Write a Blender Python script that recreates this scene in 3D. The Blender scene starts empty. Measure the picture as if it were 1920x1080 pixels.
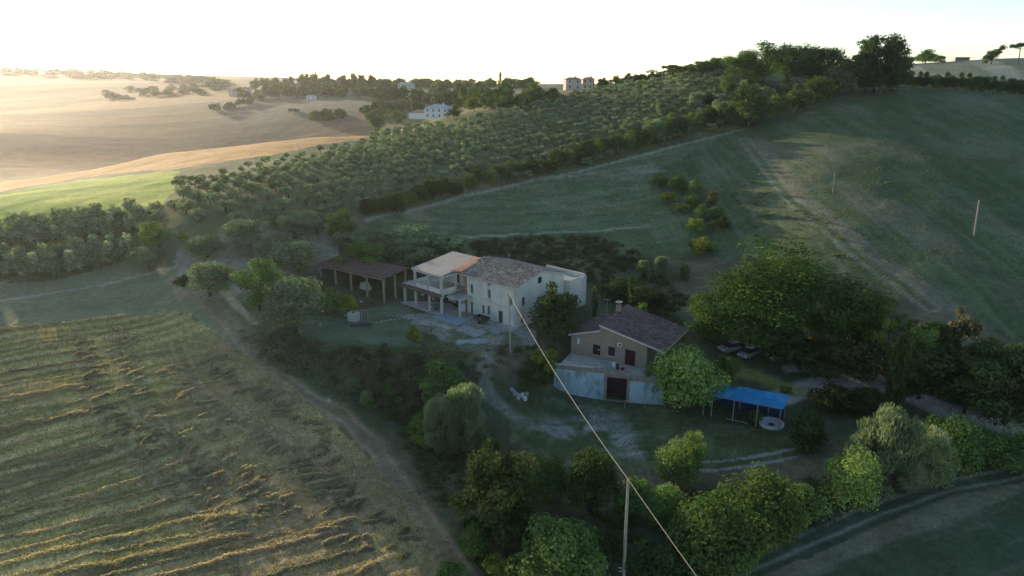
import bpy, math, time
import numpy as np
from mathutils import Vector, Matrix

C = bpy.context.scene
COL = C.collection
R = math.radians
T0 = time.time()

# ------------------------------------------------------------------ camera, sky, sun, exposure
FPX, PITCH, CAMZ = 1280.0, R(17.0), 39.0           # focal length in pixels of the 1920 wide photograph
SUN_EL, SUN_AZ = R(7.6), R(-38.5)                  # azimuth from +Y, negative = to the left
cd = bpy.data.cameras.new('camera')
cd.sensor_width = 36.0
cd.lens = 36.0 * FPX / 1920.0
cd.clip_start, cd.clip_end = 0.5, 20000.0
cam = bpy.data.objects.new('camera', cd)
COL.objects.link(cam)
cam.location = (0, 0, CAMZ)
cam.rotation_euler = (R(90.0) - PITCH, 0, 0)
C.camera = cam

W = bpy.data.worlds.new('World')
C.world = W
W.use_nodes = True
wn = W.node_tree
bg = wn.nodes['Background']
sky = wn.nodes.new('ShaderNodeTexSky')
sky.sky_type = 'NISHITA'
sky.sun_disc = False
sky.sun_elevation = SUN_EL
sky.sun_rotation = SUN_AZ
sky.altitude = 200
sky.air_density = 0.7
sky.dust_density = 0.45
sky.ozone_density = 0.8
wn.links.new(sky.outputs[0], bg.inputs[0])
bg.inputs[1].default_value = 0.15

sl = bpy.data.lights.new('sun', 'SUN')
sl.energy = 3.9
sl.angle = R(0.6)
sl.color = (1.0, 0.80, 0.53)
sun = bpy.data.objects.new('sun', sl)
COL.objects.link(sun)
sdir = Vector((math.sin(SUN_AZ) * math.cos(SUN_EL), math.cos(SUN_AZ) * math.cos(SUN_EL), math.sin(SUN_EL)))
sun.rotation_euler = (-sdir).to_track_quat('-Z', 'Y').to_euler()
sun.location = sdir * 300

C.view_settings.view_transform = 'Standard'
C.view_settings.look = 'None'
C.view_settings.gamma = 1.0
C.view_settings.use_curve_mapping = False
C.view_settings.exposure = 1.03
C.render.engine = 'CYCLES'
cy = C.cycles
cy.use_denoising = True
cy.max_bounces = 6
cy.diffuse_bounces = 3
cy.glossy_bounces = 2
cy.transmission_bounces = 3
cy.transparent_max_bounces = 4
cy.volume_bounces = 1
cy.caustics_reflective = False
cy.caustics_refractive = False
cy.sample_clamp_indirect = 4.0
HAZE_DENSITY, HAZE_G = 0.000065, 0.66

rng = np.random.default_rng(7)

# ------------------------------------------------------------------ small helpers
_cp, _sp = math.cos(PITCH), math.sin(PITCH)

def ray(px, py):
    u = (px - 960.0) / FPX; v = (540.0 - py) / FPX
    return np.array([u, _cp + _sp * v, -_sp + _cp * v])

def on_z(px, py, z):
    k = ray(px, py); t = (z - CAMZ) / k[2]
    return np.array([k[0] * t, k[1] * t, z])

def mat(name):
    m = bpy.data.materials.new(name); m.use_nodes = True
    nt = m.node_tree
    return m, nt, nt.nodes['Principled BSDF'], nt.nodes, nt.links

def simple(name, col, rough=0.8, var=0.25, scale=1.5, bump=0.0, metal=0.0, spec=0.3, stain=None, stain_scale=0.4):
    """a plain surface with two scales of colour variation, optional stains and relief"""
    m, nt, b, N, L = mat(name)
    g = N.new('ShaderNodeNewGeometry')
    n1 = N.new('ShaderNodeTexNoise'); n1.inputs['Scale'].default_value = scale; n1.inputs['Detail'].default_value = 6
    L.new(g.outputs['Position'], n1.inputs['Vector'])
    mr = N.new('ShaderNodeMapRange')
    mr.inputs[1].default_value = 0.25; mr.inputs[2].default_value = 0.75
    mr.inputs[3].default_value = 1 - var; mr.inputs[4].default_value = 1 + var
    L.new(n1.outputs[0], mr.inputs[0])
    mx = N.new('ShaderNodeMix'); mx.data_type = 'RGBA'; mx.blend_type = 'MULTIPLY'; mx.inputs[0].default_value = 1
    mx.inputs[6].default_value = (*col, 1)
    L.new(mr.outputs[0], mx.inputs[7])
    out = mx.outputs[2]
    if stain:
        n2 = N.new('ShaderNodeTexNoise'); n2.inputs['Scale'].default_value = stain_scale; n2.inputs['Detail'].default_value = 8
        mp = N.new('ShaderNodeMapping'); mp.inputs['Scale'].default_value = (1, 1, 0.45)
        L.new(g.outputs['Position'], mp.inputs[0]); L.new(mp.outputs[0], n2.inputs['Vector'])
        r2 = N.new('ShaderNodeMapRange'); r2.inputs[1].default_value = 0.48; r2.inputs[2].default_value = 0.68
        L.new(n2.outputs[0], r2.inputs[0])
        m2 = N.new('ShaderNodeMix'); m2.data_type = 'RGBA'
        L.new(r2.outputs[0], m2.inputs[0]); L.new(out, m2.inputs[6]); m2.inputs[7].default_value = (*stain, 1)
        out = m2.outputs[2]
    L.new(out, b.inputs['Base Color'])
    b.inputs['Roughness'].default_value = rough
    b.inputs['Metallic'].default_value = metal
    b.inputs['Specular IOR Level'].default_value = spec
    if bump:
        n3 = N.new('ShaderNodeTexNoise'); n3.inputs['Scale'].default_value = scale * 6
        L.new(g.outputs['Position'], n3.inputs['Vector'])
        bp = N.new('ShaderNodeBump'); bp.inputs['Strength'].default_value = bump; bp.inputs['Distance'].default_value = 0.05
        L.new(n3.outputs[0], bp.inputs['Height']); L.new(bp.outputs[0], b.inputs['Normal'])
    return m

def attr_material(name, rough=0.85, var=0.25, scale=3.0, bump=0.3, spec=0.2, objvar=0.0):
    """albedo from the mesh attribute Col, times fine noise"""
    m, nt, b, N, L = mat(name)
    at = N.new('ShaderNodeAttribute'); at.attribute_name = 'Col'
    g = N.new('ShaderNodeNewGeometry')
    out = at.outputs['Color']
    for sc, vr in ((scale, var), (scale * 0.13, var * 0.8)):
        n1 = N.new('ShaderNodeTexNoise'); n1.inputs['Scale'].default_value = sc; n1.inputs['Detail'].default_value = 7; n1.inputs['Roughness'].default_value = 0.65
        L.new(g.outputs['Position'], n1.inputs['Vector'])
        mr = N.new('ShaderNodeMapRange'); mr.inputs[1].default_value = 0.3; mr.inputs[2].default_value = 0.7
        mr.inputs[3].default_value = 1 - vr; mr.inputs[4].default_value = 1 + vr
        L.new(n1.outputs[0], mr.inputs[0])
        mx = N.new('ShaderNodeMix'); mx.data_type = 'RGBA'; mx.blend_type = 'MULTIPLY'; mx.inputs[0].default_value = 1
        L.new(out, mx.inputs[6]); L.new(mr.outputs[0], mx.inputs[7]); out = mx.outputs[2]
    L.new(out, b.inputs['Base Color'])
    b.inputs['Roughness'].default_value = rough
    b.inputs['Specular IOR Level'].default_value = spec
    if bump:
        n3 = N.new('ShaderNodeTexNoise'); n3.inputs['Scale'].default_value = scale * 1.3; n3.inputs['Detail'].default_value = 8
        L.new(g.outputs['Position'], n3.inputs['Vector'])
        bp = N.new('ShaderNodeBump'); bp.inputs['Strength'].default_value = bump; bp.inputs['Distance'].default_value = 0.4
        L.new(n3.outputs[0], bp.inputs['Height']); L.new(bp.outputs[0], b.inputs['Normal'])
    return m

def leaf_material():
    m, nt, b, N, L = mat('foliage')
    N.remove(b)
    at = N.new('ShaderNodeAttribute'); at.attribute_name = 'Col'
    oi = N.new('ShaderNodeObjectInfo')
    hs = N.new('ShaderNodeHueSaturation')
    mr = N.new('ShaderNodeMapRange'); mr.inputs[3].default_value = 1.1; mr.inputs[4].default_value = 1.7
    L.new(oi.outputs['Random'], mr.inputs[0]); L.new(mr.outputs[0], hs.inputs['Value'])
    m2 = N.new('ShaderNodeMath'); m2.operation = 'MULTIPLY'; m2.inputs[1].default_value = 7.31
    m3 = N.new('ShaderNodeMath'); m3.operation = 'FRACT'
    L.new(oi.outputs['Random'], m2.inputs[0]); L.new(m2.outputs[0], m3.inputs[0])
    mh = N.new('ShaderNodeMapRange'); mh.inputs[3].default_value = 0.485; mh.inputs[4].default_value = 0.515
    L.new(m3.outputs[0], mh.inputs[0]); L.new(mh.outputs[0], hs.inputs['Hue'])
    L.new(at.outputs['Color'], hs.inputs['Color'])
    df = N.new('ShaderNodeBsdfDiffuse'); L.new(hs.outputs[0], df.inputs[0])
    tr = N.new('ShaderNodeBsdfTranslucent')
    mxc = N.new('ShaderNodeMix'); mxc.data_type = 'RGBA'; mxc.blend_type = 'MULTIPLY'; mxc.inputs[0].default_value = 1
    L.new(hs.outputs[0], mxc.inputs[6]); mxc.inputs[7].default_value = (1.1, 1.2, 0.7, 1)
    L.new(mxc.outputs[2], tr.inputs[0])
    ms = N.new('ShaderNodeMixShader'); ms.inputs[0].default_value = 0.4
    L.new(df.outputs[0], ms.inputs[1]); L.new(tr.outputs[0], ms.inputs[2])
    L.new(ms.outputs[0], N['Material Output'].inputs[0])
    return m

LEAF = leaf_material()
BARK = simple('bark', (0.09, 0.075, 0.06), 0.95, 0.35, 2.0, 0.4)

def new_mesh(name, v, faces, col=None, mats=(), smooth=False, mat_idx=None):
    """faces: int array (n,3|4) or a list of tuples; col: per-vertex rgb"""
    me = bpy.data.meshes.new(name)
    v = np.asarray(v, dtype=np.float32)
    if isinstance(faces, np.ndarray):
        n, k = faces.shape
        me.vertices.add(len(v)); me.vertices.foreach_set('co', v.ravel())
        me.loops.add(n * k); me.loops.foreach_set('vertex_index', faces.astype(np.int32).ravel())
        me.polygons.add(n); me.polygons.foreach_set('loop_start', np.arange(0, n * k, k, dtype=np.int32))
        me.update(calc_edges=True)
    else:
        me.from_pydata([tuple(p) for p in v.tolist()], [], faces); me.update()
    if col is not None:
        ca = me.color_attributes.new('Col', 'FLOAT_COLOR', 'POINT')
        c4 = np.ones((len(v), 4), dtype=np.float32); c4[:, :3] = col
        ca.data.foreach_set('color', c4.ravel())
    for m in mats: me.materials.append(m)
    if smooth: me.polygons.foreach_set('use_smooth', np.ones(len(me.polygons), dtype=bool))
    if mat_idx is not None: me.polygons.foreach_set('material_index', np.asarray(mat_idx, dtype=np.int32))
    return me

def link(name, data, parent=None):
    o = bpy.data.objects.new(name, data); COL.objects.link(o)
    if parent is not None: o.parent = parent
    return o

def tag(o, label=None, cat=None, group=None, kind=None):
    if label: o['label'] = label
    if cat: o['category'] = cat
    if group: o['group'] = group
    if kind: o['kind'] = kind
    return o

class MB:
    """collects simple solids, builds them as ONE mesh object"""
    def __init__(s): s.v = []; s.f = []; s.c = []; s.cc = None
    def add(s, vs, fs):
        k = len(s.v); s.v += [tuple(map(float, p)) for p in vs]; s.f += [tuple(i + k for i in f) for f in fs]
        s.c += [s.cc or (1, 1, 1)] * len(vs)
    def hexa(s, p):                          # 8 points: bottom loop then top loop
        s.add(p, [(3, 2, 1, 0), (4, 5, 6, 7), (0, 1, 5, 4), (1, 2, 6, 5), (2, 3, 7, 6), (3, 0, 4, 7)])
    def box(s, x0, y0, z0, x1, y1, z1):
        s.hexa([(x0, y0, z0), (x1, y0, z0), (x1, y1, z0), (x0, y1, z0), (x0, y0, z1), (x1, y0, z1), (x1, y1, z1), (x0, y1, z1)])
    def slab(s, quad, th):                   # quad of top corners, thickness downward
        s.hexa([(p[0], p[1], p[2] - th) for p in quad] + [tuple(p) for p in quad])
    def tube(s, a, b, r0, r1=None, n=8, caps=True):
        a = Vector(a); b = Vector(b); r1 = r0 if r1 is None else r1
        d = (b - a).normalized(); q = d.orthogonal().normalized(); w = d.cross(q)
        vs = []
        for c, r in ((a, r0), (b, r1)):
            for i in range(n):
                t = 2 * math.pi * i / n; vs.append(c + (q * math.cos(t) + w * math.sin(t)) * r)
        fs = [(i, (i + 1) % n, n + (i + 1) % n, n + i) for i in range(n)]
        if caps: fs += [tuple(range(n - 1, -1, -1)), tuple(range(n, 2 * n))]
        s.add(vs, fs)
    def path(s, pts, rad, n=8):
        pts = [Vector(p) for p in pts]; vs = []; fs = []
        for i, p in enumerate(pts):
            d = (pts[min(i + 1, len(pts) - 1)] - pts[max(i - 1, 0)]).normalized()
            q = d.cross(Vector((0, 0, 1)))
            q = q.normalized() if q.length > 1e-4 else d.orthogonal().normalized()
            w = d.cross(q); r = rad[i] if isinstance(rad, (list, tuple)) else rad
            for k in range(n):
                t = 2 * math.pi * k / n; vs.append(p + (q * math.cos(t) + w * math.sin(t)) * r)
        for i in range(len(pts) - 1):
            for k in range(n):
                fs.append((i * n + k, i * n + (k + 1) % n, (i + 1) * n + (k + 1) % n, (i + 1) * n + k))
        fs += [tuple(range(n - 1, -1, -1)), tuple(range((len(pts) - 1) * n, len(pts) * n))]
        s.add(vs, fs)
    def lathe(s, prof, n=24):
        vs = []; fs = []
        for r, z in prof:
            for k in range(n):
                t = 2 * math.pi * k / n; vs.append((r * math.cos(t), r * math.sin(t), z))
        for i in range(len(prof) - 1):
            for k in range(n):
                fs.append((i * n + k, i * n + (k + 1) % n, (i + 1) * n + (k + 1) % n, (i + 1) * n + k))
        s.add(vs, fs)
    def wall(s, u0, u1, z0, z1, th, holes=(), ztop=None):
        """wall in the plane y=0 (outside is -y), thickness into +y, with real openings; ztop(u) gives a sloping top"""
        us = sorted({u0, u1, *[h[0] for h in holes], *[h[2] for h in holes]})
        zs = sorted({z0, z1, *[h[1] for h in holes], *[h[3] for h in holes]})
        for i in range(len(us) - 1):
            for j in range(len(zs) - 1):
                cu = (us[i] + us[i + 1]) / 2; cz = (zs[j] + zs[j + 1]) / 2
                if any(h[0] < cu < h[2] and h[1] < cz < h[3] for h in holes): continue
                s.add([(us[i], 0, zs[j]), (us[i + 1], 0, zs[j]), (us[i + 1], 0, zs[j + 1]), (us[i], 0, zs[j + 1])], [(0, 1, 2, 3)])
                s.add([(us[i], th, zs[j]), (us[i + 1], th, zs[j]), (us[i + 1], th, zs[j + 1]), (us[i], th, zs[j + 1])], [(3, 2, 1, 0)])
        rects = [(u0, z0, u1, z1, 1)] + [(*h[:4], -1) for h in holes]
        for a, b, c, d, sg in rects:
            q = [(a, b), (c, b), (c, d), (a, d)]
            for k in range(4):
                p, r = q[k], q[(k + 1) % 4]
                if sg == 1 and ztop and k == 2: continue
                s.add([(p[0], 0, p[1]), (r[0], 0, r[1]), (r[0], th, r[1]), (p[0], th, p[1])], [(3, 2, 1, 0) if sg == 1 else (0, 1, 2, 3)])
        if ztop:                              # gable triangle(s) above z1
            pts = [(u0, z1)] + ztop + [(u1, z1)]
            n = len(pts)
            s.add([(p[0], 0, p[1]) for p in pts] + [(p[0], th, p[1]) for p in pts],
                  [tuple(range(n - 1, -1, -1)), tuple(range(n, 2 * n))] + [(i, (i + 1) % n, n + (i + 1) % n, n + i) for i in range(n - 1)])
    def build(s, name, m, parent=None, M=None, smooth=False):
        v = np.array(s.v, dtype=float)
        if M is not None:
            A = np.array(M); v = v @ A[:3, :3].T + A[:3, 3]
        me = new_mesh(name, v, s.f, np.array(s.c) if any(c != (1, 1, 1) for c in s.c) else None, [m], smooth)
        return link(name, me, parent)

def frame(o, adir, z=0.0):
    """local frame: x along adir, y = 90 deg left of it, origin o"""
    ax = np.array([adir[0], adir[1]], float); ax /= np.linalg.norm(ax)
    return Matrix(((ax[0], -ax[1], 0, o[0]), (ax[1], ax[0], 0, o[1]), (0, 0, 1, z), (0, 0, 0, 1)))

# ------------------------------------------------------------------ numpy noise
_perm = rng.random((256, 256))
def vnoise(x, y):
    xi = np.floor(x).astype(int); yi = np.floor(y).astype(int); xf = x - xi; yf = y - yi
    xf = xf * xf * (3 - 2 * xf); yf = yf * yf * (3 - 2 * yf)
    g = lambda i, j: _perm[i & 255, j & 255]
    return (g(xi, yi) * (1 - xf) + g(xi + 1, yi) * xf) * (1 - yf) + (g(xi, yi + 1) * (1 - xf) + g(xi + 1, yi + 1) * xf) * yf
def fbm(x, y, o=4):
    r = 0; a = 0.5; k = 0
    for i in range(o):
        r = r + a * vnoise(x + 17.3 * i, y - 9.1 * i); k += a; a *= 0.5; x = x * 2.03; y = y * 2.03
    return r / k                                # 0..1
def smooth(e0, e1, x):
    t = np.clip((x - e0) / (e1 - e0), 0, 1); return t * t * (3 - 2 * t)
def inside(poly, X, Y):
    r = np.zeros(X.shape, bool); n = len(poly)
    for i in range(n):
        x0, y0 = poly[i][:2]; x1, y1 = poly[(i + 1) % n][:2]
        if y0 == y1: continue
        c = ((y0 > Y) != (y1 > Y)) & (X < (x1 - x0) * (Y - y0) / (y1 - y0) + x0); r ^= c
    return r
def dist_line(pts, X, Y):
    """distance to a polyline and signed side offset"""
    D = np.full(X.shape, 1e9)
    for i in range(len(pts) - 1):
        ax, ay = pts[i][:2]; bx, by = pts[i + 1][:2]; dx, dy = bx - ax, by - ay
        t = np.clip(((X - ax) * dx + (Y - ay) * dy) / (dx * dx + dy * dy), 0, 1)
        D = np.minimum(D, np.hypot(X - ax - t * dx, Y - ay - t * dy))
    return D

# ------------------------------------------------------------------ terrain
# anchors: (photo pixel x, y, 'y', forward distance) or (photo pixel x, y, 'z', height)
ANCH = [
 (600,600,'z',0),(700,640,'z',0),(800,590,'z',0),(940,620,'z',0),(880,640,'z',0),(700,570,'z',0),(1000,600,'z',0),(560,620,'z',0.2),
 (640,700,'z',-2),(850,700,'z',-2.0),(850,760,'z',-4.6),(760,720,'z',-2.5),(930,705,'z',-2),(960,745,'z',-4.5),(560,670,'z',-0.8),(1010,690,'z',-1.5),
 (1038,737,'z',-5.2),(1100,742,'z',-5.4),(1155,747,'z',-5.5),(1242,763,'z',-5.5),(1000,760,'z',-5.2),(1300,800,'z',-5.5),(1000,800,'z',-5.4),(1400,770,'z',-5.2),(1350,870,'z',-5.3),(1150,900,'z',-5.4),
 (1300,1000,'z',-5),(1172,1080,'z',-5),(1400,1060,'z',-5),(1920,870,'z',-5),(1920,1080,'z',-5.2),(1600,900,'z',-5),
 (1500,720,'z',-3.9),(1400,665,'z',-2),(1600,690,'z',-2.4),(1750,740,'z',-3),(1900,800,'z',-4),(1900,650,'z',-0.5),(1700,620,'z',0),(1250,610,'z',-0.5),(1120,620,'z',-0.8),
 (0,1080,'y',53),(0,900,'y',68),(0,740,'y',83),(0,640,'y',98),(0,580,'y',109),(400,900,'y',67),(400,750,'y',82),(450,640,'y',98),(650,760,'y',83),
 (860,1040,'y',55),(700,900,'y',67.5),(300,580,'y',110),(150,560,'y',117),(390,545,'y',113),(300,500,'y',130),(500,490,'y',134),(600,500,'y',132),(480,560,'y',112),
 (100,500,'y',138),(100,440,'y',152),(100,395,'y',166),(0,370,'y',188),(300,370,'y',172),(400,400,'y',152),(500,330,'y',185),(700,300,'y',222),(900,300,'y',225),
 (700,270,'y',265),(1100,230,'y',290),(1200,270,'y',240),(1400,225,'y',262),(1700,140,'y',350),(1920,115,'y',370),(1850,115,'y',380),
 (1450,170,'y',290),(1400,130,'y',350),(1250,150,'y',370),(1350,128,'y',345),(1180,158,'y',400),(1150,160,'y',450),(1000,178,'y',480),(900,192,'y',420),(820,222,'y',330),(760,165,'y',800),(950,165,'y',700),
 (700,410,'y',158),(1000,430,'y',165),(850,380,'y',182),(1000,340,'y',205),(1250,330,'y',207),(1300,450,'y',153),
 (1750,560,'y',112),(1700,500,'y',124),(1700,440,'y',138),(1700,400,'y',149),(1700,350,'y',166),(1700,300,'y',185),(1700,250,'y',210),(1700,200,'y',242),(1700,178,'y',257),(1900,560,'y',112),(1900,500,'y',124),(1900,440,'y',138),(1900,350,'y',166),(1900,300,'y',185),(1900,250,'y',210),(1900,182,'y',257),(1550,440,'y',141),(1550,350,'y',170),(1550,300,'y',191),(1550,250,'y',219),(1550,200,'y',250),(1000,480,'y',145),(1150,490,'y',143),(1300,540,'y',132),(850,470,'y',150),(700,470,'y',142),
 (300,300,'y',270),(0,345,'y',262),(150,330,'y',262),(600,258,'y',292),(300,288,'y',290),
 (300,250,'y',510),(600,200,'y',550),(600,165,'y',800),(0,250,'y',480),(0,200,'y',800),(0,160,'y',1150),(300,170,'y',980),(0,130,'y',1900),(300,143,'y',1600),(500,158,'y',950),(150,134,'y',1750),
]
XA = []
for px, py, k, val in ANCH:
    d_ = ray(px, py)
    t = val / d_[1] if k == 'y' else (val - CAMZ) / d_[2]
    XA.append((d_[0] * t, d_[1] * t, CAMZ + d_[2] * t))
XA += [(s * y, y, z) for s, y, z in ((-.9, 28, -5.6), (-.4, 28, -5.2), (0, 28, -5.2), (.5, 28, -5.4), (1.0, 28, -5.6),
       (-.2, 360, -2), (-.4, 365, -6), (-.6, 370, -8), (-.95, 370, -8), (-.95, 70, -4.6), (-.95, 110, 0.6), (-.95, 150, 2),
       (1.0, 70, -5), (1.0, 105, 1.0), (1.0, 150, 10), (1.0, 210, 23), (1.0, 257, 33), (1.4, 60, -5.5), (1.4, 150, 9), (1.4, 300, 36), (1.0, 380, 48),
       (.7, 700, 46), (.45, 650, 42), (.2, 800, 34), (0, 1100, 30), (.7, 1500, 30), (.3, 1800, 20), (0, 2600, 20), (.7, 3500, 10), (0, 4000, 10), (-.3, 4000, 30), (-.7, 4000, 60),
       (-.2, 1700, 34), (-.95, 1000, 12), (-.95, 2500, 60))]
XA = np.array(XA)
def warp(x, y): return np.stack([1.6 * x / y, 1.3 * np.log(y)], -1)
QA = warp(XA[:, 0], XA[:, 1])
def tps(r2): return 0.5 * r2 * np.log(r2 + 1e-12)
nA = len(XA)
K = tps(((QA[:, None] - QA[None]) ** 2).sum(-1)) + np.eye(nA) * 2e-3
PA = np.hstack([np.ones((nA, 1)), QA])
sol = np.linalg.solve(np.block([[K, PA], [PA.T, np.zeros((3, 3))]]), np.concatenate([XA[:, 2], np.zeros(3)]))

yl = [26.0]
while yl[-1] < 4200: yl.append(yl[-1] + min(max(yl[-1] ** 2 / 15000.0, 0.12), yl[-1] * 0.0085))
YR = np.array(yl)
UC = np.linspace(-1.3, 1.4, 850)
GY, GU = np.meshgrid(YR, UC, indexing='ij')
GX = GU * GY
def height_raw(x, y):
    q = warp(x, y).reshape(-1, 2); out = np.empty(len(q))
    for s in range(0, len(q), 20000):
        c = q[s:s + 20000]
        out[s:s + 20000] = tps(((c[:, None] - QA[None]) ** 2).sum(-1)) @ sol[:nA] + sol[nA] + c @ sol[nA + 1:]
    return out.reshape(x.shape)
# the spline is smooth, so it is sampled on a coarser grid and interpolated
ci = np.unique(np.r_[np.arange(0, len(YR), 4), len(YR) - 1]); cj = np.unique(np.r_[np.arange(0, len(UC), 6), len(UC) - 1])
ZC = height_raw(GX[np.ix_(ci, cj)], GY[np.ix_(ci, cj)])
ZT = np.stack([np.interp(UC, UC[cj], row) for row in ZC])
GZ = np.stack([np.interp(np.arange(len(YR)), ci, ZT[:, j]) for j in range(len(UC))], 1)
def bumps(x, y):
    far = smooth(200, 900, y)
    return (fbm(x / 9, y / 9, 4) - .5) * 0.55 * (1 - far) + (fbm(x / 60, y / 60, 3) - .5) * 1.2 * (1 - far) + (fbm(x / 190, y / 190, 2) - .5) * 7 * far
flat = np.maximum.reduce([np.exp(-(np.hypot((GX - cx) / rx, (GY - cy_) / ry)) ** 4) for cx, cy_, rx, ry in ((-12, 110, 26, 14), (14, 92, 14, 12), (31, 85, 12, 7))])
GZ = GZ + bumps(GX, GY) * (1 - 0.9 * flat)

def ground(x, y):
    x = np.asarray(x, float); y = np.asarray(y, float)
    i = np.clip(np.searchsorted(YR, y) - 1, 0, len(YR) - 2); fy = np.clip((y - YR[i]) / (YR[i + 1] - YR[i]), 0, 1)
    fu = np.clip((x / np.maximum(y, 1) - UC[0]) / (UC[1] - UC[0]), 0, len(UC) - 1.001); j = fu.astype(int); fx = fu - j
    return (GZ[i, j] * (1 - fx) + GZ[i, j + 1] * fx) * (1 - fy) + (GZ[i + 1, j] * (1 - fx) + GZ[i + 1, j + 1] * fx) * fy
_ts = 30 * 1.0045 ** np.arange(1120)
def at(px, py):
    """the point of the ground that stands at this place of the photograph"""
    k = ray(px, py); p = k[None] * _ts[:, None]
    dz = CAMZ + p[:, 2] - ground(p[:, 0], p[:, 1])
    w = np.nonzero(dz < 0)[0]
    i = w[0] if len(w) else len(_ts) - 1
    if i > 0 and len(w):
        t = _ts[i - 1] + (_ts[i] - _ts[i - 1]) * dz[i - 1] / (dz[i - 1] - dz[i])
    else: t = _ts[i]
    x, y = k[0] * t, k[1] * t
    return np.array([x, y, float(ground(x, y))])
def line(pts): return [at(*p) for p in pts]

# ------------------------------------------------------------------ the fields, tracks and yards: regions of the one ground sheet
HAY_POLY = line([(-260,640),(-60,618),(100,605),(220,590),(350,585),(420,640),(500,690),(600,770),(690,850),(760,930),(840,1060),(900,1300),(-300,1300)])
GROVE_POLY = line([(325,348),(480,310),(690,262),(760,246),(860,236),(960,206),(1040,188),(1160,165),(1330,135),(1430,150),(1440,225),(1330,250),(1180,290),(1000,335),(860,362),(740,392),(640,408),(500,420),(340,455),(316,400)])
LEFT_GROVE = line([(-300,440),(0,420),(120,398),(300,380),(310,420),(300,470),(200,500),(0,530),(-300,560)])
STRAW_POLY = line([(-300,400),(0,360),(150,333),(330,318),(500,292),(690,256)]) + [(-75, 300), (-120, 308), (-175, 302), (-230, 300), (-320, 300)]
STRAW_POLY = [tuple(p[:2]) for p in STRAW_POLY]
GREEN_POLY = line([(-300,470),(0,430),(120,405),(300,385),(330,350),(332,321),(150,337),(0,366),(-300,410)])
MEADOW_POLY = line([(690,410),(760,395),(870,365),(1000,340),(1180,295),(1380,243),(1420,262),(1210,330),(1240,380),(1300,470),(1240,470),(1210,425),(1000,440),(880,442),(760,420)])
HILL_POLY = line([(1380,243),(1450,215),(1600,172),(1700,170),(1920,182),(2100,188),(2100,640),(1920,640),(1800,590),(1600,520),(1480,480),(1330,480),(1240,380),(1210,330)])
TOP_POLY = line([(1700,152),(1920,160),(2100,162)]) + [(420, 560, 0), (180, 560, 0)]
YARD_POLY = line([(960,770),(1060,750),(1240,765),(1330,790),(1480,810),(1500,850),(1300,880),(1100,880),(960,830)])
TERR_POLY = line([(740,590),(860,580),(1000,620),(1000,650),(880,655),(800,625)])
FOOT_POLY = line([(560,590),(760,570),(800,600),(790,650),(620,650),(560,625)])

hay_dir = line([(0,968),(342,867)]); hd = (hay_dir[1] - hay_dir[0])[:2]; hd /= np.linalg.norm(hd)
hil_dir = line([(1430,290),(1740,575)]); hl = (hil_dir[1] - hil_dir[0])[:2]; hl /= np.linalg.norm(hl)
mea_dir = line([(800,425),(1200,395)]); md = (mea_dir[1] - mea_dir[0])[:2]; md /= np.linalg.norm(md)
def streak(d, X, Y, long, short, o=3):
    a = X * d[0] + Y * d[1]; b = -X * d[1] + Y * d[0]
    return fbm(a / long, b / short, o)

n1 = fbm(GX / 14, GY / 14, 5); n2 = fbm(GX / 3.0 + 50, GY / 3.0, 4); nb = fbm(GX / 60 + 9, GY / 60, 4)
wx = GX + (n2 - .5) * 2.2 * np.minimum(GY / 100, 2); wy = GY + (fbm(GX / 3 + 80, GY / 3 + 30, 3) - .5) * 2.2 * np.minimum(GY / 100, 2)
def c3(*c): return np.array(c, float)
ALB = np.empty(GX.shape + (3,)); TYPE = np.zeros(GX.shape, int)
def mixc(a, b, t): return a * (1 - t[..., None]) + b * t[..., None]
# 0 far hills / open country (default)
ALB[:] = mixc(np.broadcast_to(c3(.062, .085, .036), ALB.shape), c3(.10, .105, .055), smooth(.4, .65, n1))
NAMES = ['ground', 'hills', 'hay_field', 'grove_ground', 'straw_field', 'green_field', 'meadow_field', 'hillside_field', 'hilltop_field', 'yard', 'terrace_ground', 'dirt_path', 'road']
far = GY > 335
sf = streak((1, 0.12), GX, GY, 260, 34, 4)
ff = mixc(np.broadcast_to(c3(.215, .125, .062), ALB.shape), c3(.105, .07, .044), smooth(.42, .56, sf))  # darker brown streaks paint hill shadows into the ochre field
ff = mixc(ff, np.broadcast_to(c3(.16, .15, .075), ALB.shape), smooth(.5, .7, fbm(GX / 210 + 5, GY / 330 + 2, 3)) * smooth(700, 1500, GY))
ff = mixc(ff, np.broadcast_to(c3(.16, .155, .10), ALB.shape), smooth(-330, 20, GX + 0.12 * GY) * smooth(430, 560, GY) * .9)
farw = smooth(315, 345, GY) * smooth(60, -30, GX - 0.02 * GY)
ALB = mixc(ALB, ff, farw); TYPE[(GY > 330) & (GX < 0)] = 1; TYPE[GY > 520] = 1
def paint(poly, alb, typ, warped=True):
    global ALB
    m = inside(poly, wx if warped else GX, wy if warped else GY)
    ALB[m] = (np.broadcast_to(alb, ALB.shape))[m]; TYPE[m] = typ
    return m
rows = streak(hd, GX, GY, 16, 0.9, 4); rows2 = streak(hd, GX, GY, 40, 3.2, 3)
hay = mixc(np.broadcast_to(c3(.32, .275, .11), ALB.shape), c3(.17, .165, .06), smooth(.35, .6, rows))
hay = mixc(hay, np.broadcast_to(c3(.23, .15, .075), ALB.shape), smooth(.5, .68, n1) * .75)
hay = mixc(hay, np.broadcast_to(c3(.10, .085, .055), ALB.shape), smooth(.52, .66, rows2) * .55)
hb_ = -GX * hd[1] + GY * hd[0] + (fbm(GX / 18, GY / 18, 3) - .5) * 1.6
hstr = np.sin(hb_ * 2 * np.pi / 3.1) * .5 + .5
wheel_ = np.exp(-(((hb_ / 6.2) % 1 - .5) / .07) ** 2)
hay_east = smooth(-42, -20, GX + (GY - 60) * .45)
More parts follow.
